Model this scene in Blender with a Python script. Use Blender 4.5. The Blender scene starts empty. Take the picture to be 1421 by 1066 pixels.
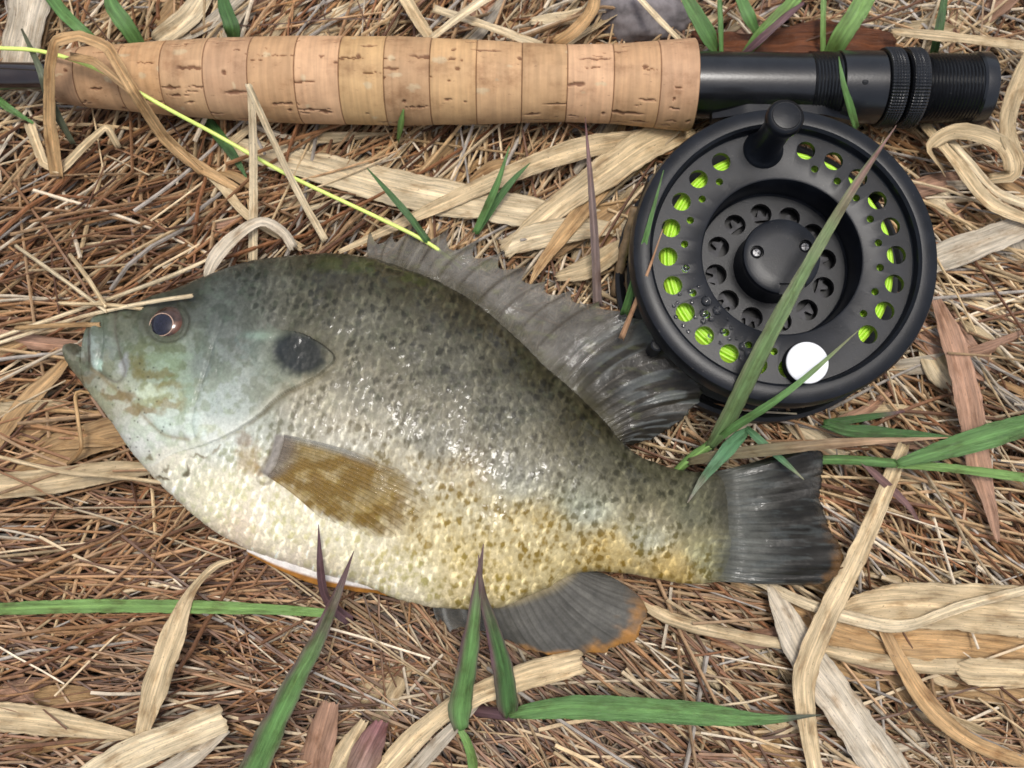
import bpy, bmesh, math, random
import numpy as np
from mathutils import Matrix, Vector

# ------------------------------------------------------------------ camera, sky, sun, exposure
sc = bpy.context.scene
S = 0.001                                  # everything below is laid out in millimetres
F_PX, TILT = 1300.0, math.radians(8.5)     # focal length in photo pixels, camera pitch
CX, CY = 710.5, 533.0
DIST = 240.0
CAM = np.array([0.0, -DIST * math.sin(TILT), 15.0 + DIST * math.cos(TILT)])

cam_d = bpy.data.cameras.new('camera')
cam_d.sensor_width = 36.0
cam_d.lens = 36.0 * F_PX / 1421.0
cam_d.clip_start = 0.005
cam_d.clip_end = 200.0
cam = bpy.data.objects.new('camera', cam_d)
bpy.context.collection.objects.link(cam)
cam.location = CAM * S
cam.rotation_euler = (TILT, 0, 0)
cam_d.dof.use_dof = True
cam_d.dof.focus_distance = 0.222
cam_d.dof.aperture_fstop = 22.0
sc.camera = cam

SUN_EL, SUN_AZ = math.radians(84), math.radians(40)     # azimuth measured from +Y towards +X
world = bpy.data.worlds.new('World')
sc.world = world
world.use_nodes = True
wn = world.node_tree.nodes
wl = world.node_tree.links
sky = wn.new('ShaderNodeTexSky')
sky.sky_type = 'NISHITA'
sky.sun_disc = False
sky.sun_elevation = SUN_EL
sky.sun_rotation = SUN_AZ
sky.dust_density = 4.0
hsv = wn.new('ShaderNodeHueSaturation')
hsv.inputs['Saturation'].default_value = 0.58
wl.new(sky.outputs[0], hsv.inputs['Color'])
wl.new(hsv.outputs[0], wn['Background'].inputs['Color'])
wn['Background'].inputs['Strength'].default_value = 0.15

sun_d = bpy.data.lights.new('sun', 'SUN')
sun_d.energy = 1.5
sun_d.angle = math.radians(14)
sun_d.color = (1.0, 0.965, 0.91)
sun = bpy.data.objects.new('sun', sun_d)
bpy.context.collection.objects.link(sun)
sun_dir = Vector((math.sin(SUN_AZ) * math.cos(SUN_EL), math.cos(SUN_AZ) * math.cos(SUN_EL), math.sin(SUN_EL)))
sun.rotation_euler = sun_dir.to_track_quat('Z', 'Y').to_euler()
sun.location = sun_dir * 2.0

sc.view_settings.view_transform = 'Standard'
sc.view_settings.look = 'None'
sc.view_settings.gamma = 1.0
sc.view_settings.use_curve_mapping = False
sc.view_settings.exposure = 0.22
sc.render.engine = 'CYCLES'
sc.cycles.use_denoising = True
sc.cycles.max_bounces = 5
sc.cycles.use_adaptive_sampling = True
sc.cycles.adaptive_threshold = 0.02
sc.cycles.transparent_max_bounces = 12
sc.cycles.filter_width = 1.6

# ------------------------------------------------------------------ helpers
rng = np.random.default_rng(7)
random.seed(7)
cT, sT = math.cos(TILT), math.sin(TILT)
COL = bpy.context.collection
ORIGIN = {}


def P(px, py, z):
    """the point at height z (mm) where things seen at a place of the photograph stand"""
    px = np.asarray(px, float); py = np.asarray(py, float); z = np.asarray(z, float)
    a = (px - CX) / F_PX; b = (CY - py) / F_PX
    dx, dy, dz = a, b * cT + sT, b * sT - cT
    t = (z - CAM[2]) / dz
    return np.stack([CAM[0] + dx * t, CAM[1] + dy * t, np.broadcast_to(z, np.shape(t)) + 0 * t], -1)


def proj(v):
    d = np.asarray(v, float) - CAM
    yc = d[..., 1] * cT + d[..., 2] * sT
    zc = -d[..., 1] * sT + d[..., 2] * cT
    return CX + F_PX * d[..., 0] / -zc, CY - F_PX * yc / -zc


def kpx(px, py, z):
    """photo pixels per millimetre at that point"""
    d = P(px, py, z) - CAM
    return F_PX / (d[..., 1] * sT - d[..., 2] * cT)


def lin(c):
    c = np.asarray(c, float) / 255.0
    return np.where(c <= 0.04045, c / 12.92, ((c + 0.055) / 1.055) ** 2.4)


def hash2(i, j, seed=0):
    h = (i.astype(np.int64) * 374761393 + j.astype(np.int64) * 668265263 + seed * 1274126177) & 0xffffffff
    h = ((h ^ (h >> 13)) * 1274126177) & 0xffffffff
    h = ((h ^ (h >> 16)) * 2246822519) & 0xffffffff
    return ((h ^ (h >> 15)) & 0xffffff) / float(0xffffff)


def vnoise(x, y, seed=0):
    x = np.asarray(x, float); y = np.asarray(y, float)
    i = np.floor(x); j = np.floor(y)
    fx, fy = x - i, y - j
    fx = fx * fx * (3 - 2 * fx); fy = fy * fy * (3 - 2 * fy)
    a, b = hash2(i, j, seed), hash2(i + 1, j, seed)
    c, d = hash2(i, j + 1, seed), hash2(i + 1, j + 1, seed)
    return (a * (1 - fx) + b * fx) * (1 - fy) + (c * (1 - fx) + d * fx) * fy


def fbm(x, y, seed=0, oct=4):
    s = 0.0; a = 0.5; n = 0.0
    for o in range(oct):
        s = s + a * vnoise(x * 2 ** o + 17.3 * o, y * 2 ** o - 9.1 * o, seed + o); n += a; a *= 0.5
    return s / n


def sstep(a, b, x):
    t = np.clip((x - a) / (b - a), 0, 1)
    return t * t * (3 - 2 * t)


def spline(pts, n):
    """Catmull-Rom through rows of pts, n samples, roughly even in length"""
    p = np.asarray(pts, float)
    if len(p) == 2:
        t = np.linspace(0, 1, n)[:, None]
        return p[0] * (1 - t) + p[1] * t
    d = np.r_[0, np.cumsum(np.maximum(np.linalg.norm(np.diff(p[:, :2], axis=0), axis=1), 1e-3))]
    q = np.vstack([2 * p[0] - p[1], p, 2 * p[-1] - p[-2]])
    u = np.linspace(0, d[-1], n)
    k = np.clip(np.searchsorted(d, u, side='right') - 1, 0, len(p) - 2)
    t = ((u - d[k]) / (d[k + 1] - d[k]))[:, None]
    p0, p1, p2, p3 = q[k], q[k + 1], q[k + 2], q[k + 3]
    return 0.5 * (2 * p1 + (p2 - p0) * t + (2 * p0 - 5 * p1 + 4 * p2 - p3) * t ** 2 + (3 * p1 - p0 - 3 * p2 + p3) * t ** 3)


def mesh_np(name, verts, faces, col=None, uv=None, sharp=None, smooth=True):
    """faces: (n,4) or (n,3) int array, or a list of such arrays; verts in mm"""
    me = bpy.data.meshes.new(name)
    if not isinstance(faces, list):
        faces = [faces]
    faces = [np.asarray(f, np.int32) for f in faces if len(f)]
    verts = np.asarray(verts, np.float32)
    me.vertices.add(len(verts))
    me.vertices.foreach_set('co', (verts * S).ravel())
    nl = sum(f.size for f in faces); nf = sum(len(f) for f in faces)
    me.loops.add(nl); me.polygons.add(nf)
    idx = np.concatenate([f.ravel() for f in faces])
    tot = np.concatenate([np.full(len(f), f.shape[1], np.int32) for f in faces])
    start = np.r_[0, np.cumsum(tot)[:-1]].astype(np.int32)
    me.loops.foreach_set('vertex_index', idx)
    me.polygons.foreach_set('loop_start', start)
    me.polygons.foreach_set('use_smooth', np.full(nf, smooth))
    if col is not None:
        a = me.attributes.new('Col', 'FLOAT_COLOR', 'POINT')
        c = np.ones((len(verts), 4), np.float32); c[:, :col.shape[1]] = col
        a.data.foreach_set('color', c.ravel())
    if uv is not None:
        u = me.uv_layers.new(name='UVMap')
        u.data.foreach_set('uv', np.asarray(uv, np.float32)[idx].ravel())
    me.update(calc_edges=True)
    me.validate()
    if sharp is not None:
        me.set_sharp_from_angle(angle=math.radians(sharp))
    return me


def shift(me, o):
    """move mesh data (already in metres) by -o (mm)"""
    me.transform(Matrix.Translation(-Vector(np.asarray(o, float) * S)))


def empty(name, at, label, cat, group=None):
    o = bpy.data.objects.new(name, None)
    COL.objects.link(o)
    o.empty_display_size = 0.01
    at = np.asarray(at, float)
    o.location = Vector(at * S)
    ORIGIN[o.name] = at
    o['label'] = label; o['category'] = cat
    if group:
        o['group'] = group
    return o


def obj(name, me, mat, parent=None, label=None, cat=None, group=None, kind=None, at=None):
    o = bpy.data.objects.new(name, me)
    COL.objects.link(o)
    if mat is not None:
        me.materials.clear(); me.materials.append(mat)
    if parent is None:
        if at is None:
            n = len(me.vertices); c = np.empty(n * 3, np.float32)
            me.vertices.foreach_get('co', c); c = c.reshape(-1, 3) / S
            at = np.r_[(c[:, :2].min(0) + c[:, :2].max(0)) / 2, c[:, 2].min()]
        shift(me, at)
        o.location = Vector(np.asarray(at, float) * S)
        ORIGIN[o.name] = np.asarray(at, float)
    else:
        shift(me, ORIGIN[parent.name])
        o.parent = parent
        ORIGIN[o.name] = ORIGIN[parent.name]
    if label: o['label'] = label
    if cat: o['category'] = cat
    if group: o['group'] = group
    if kind: o['kind'] = kind
    return o


def grid_faces(nu, nv, close_v=False, off=0):
    """quads of a (nu, nv) vertex grid"""
    i = np.arange(nu - 1)[:, None]; j = np.arange(nv if close_v else nv - 1)[None, :]
    j2 = (j + 1) % nv
    a = i * nv + j; b = i * nv + j2; c = (i + 1) * nv + j2; d = (i + 1) * nv + j
    return np.stack([a, b, c, d], -1).reshape(-1, 4) + off


def lathe(name, prof, seg=64, M=None, closed=False, col=None, sharp=35, bump=None):
    """revolve (r, z) profile about z; M: 4x4 placing matrix in mm"""
    prof = np.asarray(prof, float)
    th = np.linspace(0, 2 * np.pi, seg, endpoint=False)
    r = prof[:, 0][:, None]; z = np.broadcast_to(prof[:, 1][:, None], (len(prof), seg))
    if bump is not None:
        r = r + bump(np.broadcast_to(prof[:, 1][:, None], (len(prof), seg)), th[None, :])
    v = np.stack([r * np.cos(th), r * np.sin(th), z], -1).reshape(-1, 3)
    f = grid_faces(len(prof), seg, True)
    fs = [f]
    if closed:
        a = (len(prof) - 1) * seg + np.arange(seg); b = (len(prof) - 1) * seg + (np.arange(seg) + 1) % seg
        fs = [np.vstack([f, np.stack([a, b, (np.arange(seg) + 1) % seg, np.arange(seg)], -1)])]
    else:
        tri = []
        for row, up in ((0, False), (len(prof) - 1, True)):
            if prof[row, 0] > 1e-6:
                v = np.vstack([v, [[0, 0, prof[row, 1]]]]); k = len(v) - 1
                a = row * seg + np.arange(seg); b = row * seg + (np.arange(seg) + 1) % seg
                tri.append(np.stack([a, b, np.full(seg, k)] if up else [b, a, np.full(seg, k)], -1))
        if tri:
            fs.append(np.vstack(tri))
    if M is not None:
        v = v @ M[:3, :3].T + M[:3, 3]
    me = mesh_np(name, v, fs, sharp=sharp)
    return fixn(me)


def fixn(me):
    bm = bmesh.new(); bm.from_mesh(me)
    bmesh.ops.recalc_face_normals(bm, faces=bm.faces)
    bm.to_mesh(me); bm.free()
    return me


def frame_to(origin, zdir, xdir=(1, 0, 0)):
    z = np.asarray(zdir, float); z = z / np.linalg.norm(z)
    x = np.asarray(xdir, float); x = x - z * (x @ z); x /= np.linalg.norm(x)
    M = np.eye(4); M[:3, 0] = x; M[:3, 1] = np.cross(z, x); M[:3, 2] = z; M[:3, 3] = origin
    return M


def join_np(meshes):
    """join bpy meshes into one new mesh"""
    bm = bmesh.new()
    for m in meshes:
        bm.from_mesh(m)
    me = bpy.data.meshes.new('joined'); bm.to_mesh(me); bm.free()
    return me


def box_me(c, size, M=None, bev=0.0):
    bm = bmesh.new()
    bmesh.ops.create_cube(bm, size=1.0)
    for v in bm.verts:
        v.co = Vector((v.co.x * size[0], v.co.y * size[1], v.co.z * size[2])) + Vector(c)
    if bev:
        bmesh.ops.bevel(bm, geom=bm.edges[:], offset=bev, segments=2, affect='EDGES')
    if M is not None:
        for v in bm.verts:
            v.co = Matrix(M.tolist()) @ v.co
    for v in bm.verts:
        v.co *= S
    me = bpy.data.meshes.new('box'); bm.to_mesh(me); bm.free()
    return me


def boolean(me, cutter):
    a = bpy.data.objects.new('bool_a', me); b = bpy.data.objects.new('bool_b', cutter)
    me.transform(Matrix.Scale(1 / S, 4)); cutter.transform(Matrix.Scale(1 / S, 4))
    COL.objects.link(a); COL.objects.link(b)
    m = a.modifiers.new('b', 'BOOLEAN'); m.operation = 'DIFFERENCE'; m.object = b; m.solver = 'EXACT'
    dg = bpy.context.evaluated_depsgraph_get(); dg.update()
    out = bpy.data.meshes.new_from_object(a.evaluated_get(dg))
    bpy.data.objects.remove(a); bpy.data.objects.remove(b)
    out.transform(Matrix.Scale(S, 4))
    out.polygons.foreach_set('use_smooth', np.ones(len(out.polygons), bool))
    out.set_sharp_from_angle(angle=math.radians(30))
    return out


# ------------------------------------------------------------------ materials
def new_mat(name):
    m = bpy.data.materials.new(name); m.use_nodes = True
    nt = m.node_tree
    return m, nt, nt.nodes, nt.links, nt.nodes['Principled BSDF']


def mix_rgb(nt, a, b, fac, mode='MULTIPLY'):
    n = nt.nodes.new('ShaderNodeMix'); n.data_type = 'RGBA'; n.blend_type = mode
    for s, v in ((n.inputs[0], fac), (n.inputs[6], a), (n.inputs[7], b)):
        if isinstance(v, bpy.types.NodeSocket):
            nt.links.new(v, s)
        else:
            s.default_value = v if not isinstance(v, (tuple, list)) else (*v[:3], 1)
    return n.outputs[2]


def ramp(nt, src, stops):
    n = nt.nodes.new('ShaderNodeValToRGB')
    while len(n.color_ramp.elements) < len(stops):
        n.color_ramp.elements.new(0.5)
    for e, (p, c) in zip(n.color_ramp.elements, stops):
        e.position = p; e.color = (*c, 1) if isinstance(c, (tuple, list, np.ndarray)) else (c, c, c, 1)
    nt.links.new(src, n.inputs[0])
    return n.outputs[0]


def noise(nt, vec, scale, detail=4, rough=0.6, dist=0.0):
    n = nt.nodes.new('ShaderNodeTexNoise')
    n.inputs['Scale'].default_value = scale; n.inputs['Detail'].default_value = detail
    n.inputs['Roughness'].default_value = rough; n.inputs['Distortion'].default_value = dist
    nt.links.new(vec, n.inputs['Vector'])
    return n.outputs[0]


def mapping(nt, src, scale):
    n = nt.nodes.new('ShaderNodeMapping'); n.inputs['Scale'].default_value = scale
    nt.links.new(src, n.inputs[0])
    return n.outputs[0]


def bump(nt, height, strength, dist, bsdf, also=None):
    n = nt.nodes.new('ShaderNodeBump'); n.inputs['Strength'].default_value = strength
    n.inputs['Distance'].default_value = dist
    nt.links.new(height, n.inputs['Height']); nt.links.new(n.outputs[0], bsdf.inputs['Normal'])
    return n.outputs[0]


def attr(nt, name='Col'):
    n = nt.nodes.new('ShaderNodeAttribute'); n.attribute_name = name
    return n


def translucent(nt, bsdf, col, fac):
    t = nt.nodes.new('ShaderNodeBsdfTranslucent'); nt.links.new(col, t.inputs[0])
    mx = nt.nodes.new('ShaderNodeMixShader'); mx.inputs[0].default_value = fac
    nt.links.new(bsdf.outputs[0], mx.inputs[1]); nt.links.new(t.outputs[0], mx.inputs[2])
    nt.links.new(mx.outputs[0], nt.nodes['Material Output'].inputs[0])


def leaf_material(name, rough, streak, spots, transl, spec=0.4):
    m, nt, n, l, b = new_mat(name)
    a = attr(nt); uv = n.new('ShaderNodeUVMap'); uv.uv_map = 'UVMap'
    st = noise(nt, mapping(nt, uv.outputs[0], (1.5, 0.05, 1)), 1.0, 6, 0.75)
    lo, hi = 1 - streak, 1 + streak
    c = mix_rgb(nt, a.outputs['Color'], ramp(nt, st, [(0.34, lo), (0.66, hi)]), 1.0)
    pt = noise(nt, mapping(nt, uv.outputs[0], (0.35, 0.12, 1)), 1.0, 4, 0.6)
    c = mix_rgb(nt, c, ramp(nt, pt, [(0.30, (0.58, 0.48, 0.38)), (0.48, (0.96, 0.94, 0.9)), (0.66, (1.1, 1.1, 1.1))]), 1.0 if spots else 0.4)
    if spots:
        sp = noise(nt, mapping(nt, uv.outputs[0], (1.7, 0.8, 1)), 1.0, 4, 0.7)
        c = mix_rgb(nt, c, (0.20, 0.13, 0.085), ramp(nt, sp, [(0.60, 0.0), (0.70, spots)]), 'MIX')
    l.new(c, b.inputs['Base Color'])
    b.inputs['Roughness'].default_value = rough
    b.inputs['Specular IOR Level'].default_value = spec
    fine = noise(nt, mapping(nt, uv.outputs[0], (5.0, 0.12, 1)), 1.0, 3, 0.6)
    bump(nt, fine, 0.9, 0.0004, b)
    translucent(nt, b, c, transl)
    return m


M_DRY = leaf_material('dry_leaf', 0.5, 0.44, 0.85, 0.18)
M_GREEN = leaf_material('green_leaf', 0.40, 0.34, 0.35, 0.25, 0.5)


def straw_material():
    m, nt, n, l, b = new_mat('straw')
    a = attr(nt); g = n.new('ShaderNodeNewGeometry')
    ns = noise(nt, g.outputs['Position'], 420.0, 4, 0.7)
    c = mix_rgb(nt, a.outputs['Color'], ramp(nt, ns, [(0.3, 0.62), (0.7, 1.25)]), 1.0)
    sp = noise(nt, g.outputs['Position'], 900.0, 3, 0.6)
    c = mix_rgb(nt, c, (0.05, 0.03, 0.02), ramp(nt, sp, [(0.66, 0.0), (0.74, 0.6)]), 'MIX')
    l.new(c, b.inputs['Base Color'])
    b.inputs['Roughness'].default_value = 0.45
    b.inputs['Specular IOR Level'].default_value = 0.45
    return m


M_STRAW = straw_material()


def soil_material():
    m, nt, n, l, b = new_mat('soil')
    g = n.new('ShaderNodeNewGeometry')
    a = noise(nt, g.outputs['Position'], 60.0, 8, 0.7)
    c = ramp(nt, a, [(0.3, (0.012, 0.009, 0.007)), (0.55, (0.035, 0.025, 0.018)), (0.8, (0.09, 0.066, 0.045))])
    l.new(c, b.inputs['Base Color']); b.inputs['Roughness'].default_value = 0.85
    bump(nt, noise(nt, g.outputs['Position'], 400.0, 6, 0.7), 0.8, 0.002, b)
    return m


M_SOIL = soil_material()


def plain(name, c, rough, metal=0.0, spec=0.5, ns=None, coat=0.0, bump_s=0.0, bump_scale=900.0, dust=None):
    m, nt, n, l, b = new_mat(name)
    g = n.new('ShaderNodeNewGeometry')
    if ns:
        v = noise(nt, g.outputs['Position'], ns[0], 5, 0.65)
        cc = ramp(nt, v, [(0.3, tuple(np.array(c) * (1 - ns[1]))), (0.7, tuple(np.array(c) * (1 + ns[1])))])
        if dust:
            dm = noise(nt, g.outputs['Position'], dust[0], 3, 0.6)
            cc = mix_rgb(nt, cc, dust[2], ramp(nt, dm, [(0.68, 0.0), (0.76, dust[1])]), 'MIX')
        l.new(cc, b.inputs['Base Color'])
        r = n.new('ShaderNodeMapRange'); r.inputs['To Min'].default_value = rough * 0.8; r.inputs['To Max'].default_value = min(1, rough * 1.2)
        l.new(v, r.inputs[0]); l.new(r.outputs[0], b.inputs['Roughness'])
    else:
        b.inputs['Base Color'].default_value = (*c, 1); b.inputs['Roughness'].default_value = rough
    b.inputs['Metallic'].default_value = metal
    b.inputs['Specular IOR Level'].default_value = spec
    b.inputs['Coat Weight'].default_value = coat
    if bump_s:
        bump(nt, noise(nt, g.outputs['Position'], bump_scale, 3, 0.6), bump_s, 0.0002, b)
    return m


M_REEL = plain('reel_black', (0.006, 0.007, 0.0095), 0.33, 0.0, 0.30, (160.0, 0.5), 0.0, 0.16, 3500.0, (1500.0, 0.5, (0.16, 0.14, 0.12)))
M_REEL_DARK = plain('reel_dark', (0.006, 0.006, 0.007), 0.5, 0.0, 0.4, (300.0, 0.3))
M_SEAT = plain('seat_black', (0.0075, 0.008, 0.0095), 0.24, 0.0, 0.6, (120.0, 0.5), 0.0, 0.10, 1500.0, (1200.0, 0.4, (0.12, 0.11, 0.10)))
M_SHAFT = plain('shaft_brown', (0.018, 0.010, 0.008), 0.18, 0.0, 0.5, (200.0, 0.3), 0.6)
M_STEEL = plain('steel', (0.55, 0.55, 0.56), 0.3, 1.0, 0.5, (500.0, 0.2))
M_SCREW = plain('screw_steel', (0.14, 0.14, 0.145), 0.35, 1.0, 0.5, (900.0, 0.6))
M_GEAR = plain('dull_steel', (0.03, 0.03, 0.032), 0.42, 1.0, 0.5, (300.0, 0.6))
M_CHROME = plain('chrome_painted_reflection', (0.88, 0.88, 0.88), 0.16, 0.0, 0.8, None, 0.5)  # chrome; the white base colour stands in for bright sky reflected in it
M_LINE = plain('line_green', (0.50, 0.86, 0.06), 0.38, 0.0, 0.5, (700.0, 0.12))
M_LINE2 = plain('line_yellow', (0.70, 0.84, 0.20), 0.38, 0.0, 0.5, (700.0, 0.10))
M_STONE = plain('stone_grey', (0.19, 0.17, 0.17), 0.8, 0.0, 0.3, (160.0, 0.5), 0.0, 0.8, 500.0)
M_TWIG = plain('twig', (0.22, 0.145, 0.075), 0.6, 0.0, 0.4, (400.0, 0.5), 0.0, 0.5, 900.0)


def water_material():
    m, nt, n, l, b = new_mat('water')
    b.inputs['Base Color'].default_value = (1, 1, 1, 1); b.inputs['Roughness'].default_value = 0.02
    b.inputs['Transmission Weight'].default_value = 1.0; b.inputs['IOR'].default_value = 1.33
    return m


M_WATER = water_material()


def cork_material():
    m, nt, n, l, b = new_mat('cork')
    a = attr(nt); t = n.new('ShaderNodeNewGeometry')
    band = noise(nt, mapping(nt, t.outputs['Position'], (900, 60, 60)), 1.0, 3, 0.5, 0.3)
    c = mix_rgb(nt, a.outputs['Color'], ramp(nt, band, [(0.3, 0.86), (0.7, 1.10)]), 1.0)
    bl = noise(nt, mapping(nt, t.outputs['Position'], (110, 150, 150)), 1.0, 5, 0.65)
    c = mix_rgb(nt, c, ramp(nt, bl, [(0.28, (0.60, 0.52, 0.46)), (0.46, (0.92, 0.89, 0.86)), (0.68, (1.06, 1.05, 1.03))]), 1.0)
    dots = noise(nt, mapping(nt, t.outputs['Position'], (420, 1300, 1300)), 1.0, 4, 0.6)
    c = mix_rgb(nt, c, (0.16, 0.075, 0.04), ramp(nt, dots, [(0.66, 0.0), (0.74, 0.7)]), 'MIX')
    l.new(c, b.inputs['Base Color'])
    b.inputs['Roughness'].default_value = 0.62; b.inputs['Specular IOR Level'].default_value = 0.3
    bump(nt, noise(nt, t.outputs['Position'], 1500.0, 4, 0.7), 0.35, 0.0002, b)
    return m


M_CORK = cork_material()


def fish_material(name, rough, coat, alpha=False, bscale=1400.0, bstr=0.25):
    m, nt, n, l, b = new_mat(name)
    a = attr(nt); g = n.new('ShaderNodeNewGeometry')
    v = noise(nt, g.outputs['Position'], 1300.0, 4, 0.7)
    c = mix_rgb(nt, a.outputs['Color'], ramp(nt, v, [(0.25, 0.80), (0.75, 1.2)]), 1.0)
    l.new(c, b.inputs['Base Color'])
    b.inputs['Roughness'].default_value = rough
    b.inputs['Specular IOR Level'].default_value = 0.2
    wp = n.new('ShaderNodeMapRange'); wp.inputs['From Min'].default_value = 0.50; wp.inputs['From Max'].default_value = 0.62; wp.inputs['To Min'].default_value = 0.10 * coat; wp.inputs['To Max'].default_value = coat
    l.new(noise(nt, g.outputs['Position'], 120.0, 4, 0.7), wp.inputs[0]); l.new(wp.outputs[0], b.inputs['Coat Weight'])
    b.inputs['Coat Roughness'].default_value = 0.035
    b.inputs['Coat IOR'].default_value = 1.36
    wet = noise(nt, g.outputs['Position'], bscale, 3, 0.55)
    nb = n.new('ShaderNodeBump'); nb.inputs['Strength'].default_value = bstr; nb.inputs['Distance'].default_value = 0.0006
    l.new(wet, nb.inputs['Height']); l.new(nb.outputs[0], b.inputs['Coat Normal']); l.new(nb.outputs[0], b.inputs['Normal'])
    if alpha:
        l.new(a.outputs['Alpha'], b.inputs['Alpha'])
    return m


M_FISH = fish_material('fish_skin', 0.50, 0.85, bscale=300.0, bstr=0.44)
M_FIN = fish_material('fish_fin', 0.42, 0.5, True, 420.0, 0.34)
M_EYE = fish_material('fish_eye', 0.12, 1.0, False, 200.0, 0.02)
M_EYE.node_tree.nodes['Principled BSDF'].inputs['Coat Weight'].default_value = 1.0
for _l in list(M_EYE.node_tree.links):
    if _l.to_socket.name == 'Coat Weight':
        M_EYE.node_tree.links.remove(_l)

# ------------------------------------------------------------------ the ground
gx = np.r_[-np.geomspace(30000, 420, 14), np.linspace(-400, 400, 161), np.geomspace(420, 30000, 14)]
GX, GY = np.meshgrid(gx, gx, indexing='ij')
near = np.exp(-((GX / 500) ** 2 + (GY / 500) ** 2))
GZ = (fbm(GX / 45, GY / 45, 3) - 0.5) * 7 * near + (fbm(GX / 4000, GY / 4000, 5) - 0.5) * 60 * (1 - near)
gv = np.stack([GX, GY, GZ - 1.0], -1).reshape(-1, 3)
ground = obj('ground', mesh_np('ground', gv, grid_faces(len(gx), len(gx))), M_SOIL, kind='structure', at=(0, 0, 0))
ground['label'] = 'dark damp soil under the dry grass thatch'


# ------------------------------------------------------------------ dry thatch (uncounted mass) and loose stems
FIELD = np.array([   # px, py, angle, spread, redness
    (150, 300, 36, 22, .85), (350, 290, 48, 30, .65), (60, 450, 22, 35, .9), (60, 600, 8, 30, .8), (200, 900, -8, 17, .9), (90, 760, -6, 25, .85),
    (450, 900, -14, 25, .8), (300, 1020, 2, 25, .85), (620, 900, -25, 42, .7), (600, 1030, -20, 45, .65), (900, 930, -20, 25, .6), (1000, 1030, -25, 32, .55),
    (1150, 860, -18, 25, .45), (1300, 700, -26, 25, .45), (1300, 550, -42, 35, .45), (1350, 400, -28, 38, .35), (1380, 200, -40, 45, .3), (700, 30, 70, 42, .4),
    (300, 20, 60, 45, .5), (1200, 30, 20, 50, .4), (600, 220, 72, 35, .5), (750, 260, 38, 42, .4), (1330, 1000, -30, 30, .55), (30, 30, 55, 45, .4), (480, 240, 60, 40, .55)])
RED = lin([(160, 114, 74), (182, 138, 94), (128, 88, 58), (200, 160, 116), (108, 72, 48), (170, 124, 78), (148, 98, 60)])
RED = RED * 0.93 + RED.mean(axis=1, keepdims=True) * 0.07
PALE = lin([(222, 198, 160), (208, 180, 138), (190, 158, 116), (230, 212, 184), (172, 140, 104), (176, 166, 154)])


def thatch_top(x, y):
    return 11.5 + 3.0 * (fbm(x / 30 + 5, y / 30, 11, 3) - 0.5) - 28.0 * np.clip(fbm(x / 17, y / 13 + 3, 12, 3) - 0.52, 0, 0.3)


def pick_field(px, py):
    d2 = (px[:, None] - FIELD[None, :, 0]) ** 2 + (py[:, None] - FIELD[None, :, 1]) ** 2
    w = 1.0 / (d2 + 3000.0) ** 1.6
    w /= w.sum(1, keepdims=True)
    k = (w.cumsum(1) > rng.random(len(px))[:, None]).argmax(1)
    return FIELD[k]


def stems(n, x0, x1, y0, y1, zlo, zhi, lmin, lmax, rmin, rmax, K=5, pale=0.0, bend=0.12):
    """arrays of stem paths (n,K,3), radii (n,), colours (n,3)"""
    cx = rng.uniform(x0, x1, n); cy = rng.uniform(y0, y1, n)
    px, py = proj(np.stack([cx, cy, np.full(n, 10.0)], -1))
    f = pick_field(px, py)
    coh = 2.6 * (vnoise(cx / 16, cy / 16, 401) - 0.5) + 1.4 * (vnoise(cx / 7 + 50, cy / 7, 402) - 0.5)
    wild = rng.random(n) < 0.14
    ang = np.radians(f[:, 2] + f[:, 3] * (coh + rng.normal(0, 1, n) * np.where(wild, 1.7, 0.26)))
    L = rng.uniform(lmin, lmax, n)
    t = np.linspace(-0.5, 0.5, K)[None, :]
    bnd = rng.normal(0, bend, n)[:, None]
    kink = (rng.random(n) < 0.16)[:, None] * rng.normal(0, 0.5, n)[:, None]
    a = ang[:, None] + bnd * t * 2 + kink * (t > rng.uniform(-.3, .3, n)[:, None])
    step = (L / (K - 1))[:, None]
    dx = np.cos(a) * step; dy = np.sin(a) * step
    x = cx[:, None] + np.cumsum(dx, 1) - dx.sum(1, keepdims=True) / 2
    y = cy[:, None] + np.cumsum(dy, 1) - dy.sum(1, keepdims=True) / 2
    lift = rng.uniform(zlo, zhi, n)[:, None]
    z = thatch_top(x, y) * 0.6 + thatch_top(cx, cy)[:, None] * 0.4 + lift + rng.normal(0, 2.2, n)[:, None] * t * 2
    red = rng.random(n) < np.clip(f[:, 4] - pale, 0, 1)
    c = np.where(red[:, None], RED[rng.integers(0, len(RED), n)], PALE[rng.integers(0, len(PALE), n)])
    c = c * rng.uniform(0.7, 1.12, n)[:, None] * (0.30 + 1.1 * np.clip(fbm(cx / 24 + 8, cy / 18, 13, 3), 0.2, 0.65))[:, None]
    r = rng.uniform(rmin, rmax, n) ** 1.0
    return np.stack([x, y, z], -1), r, c


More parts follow.
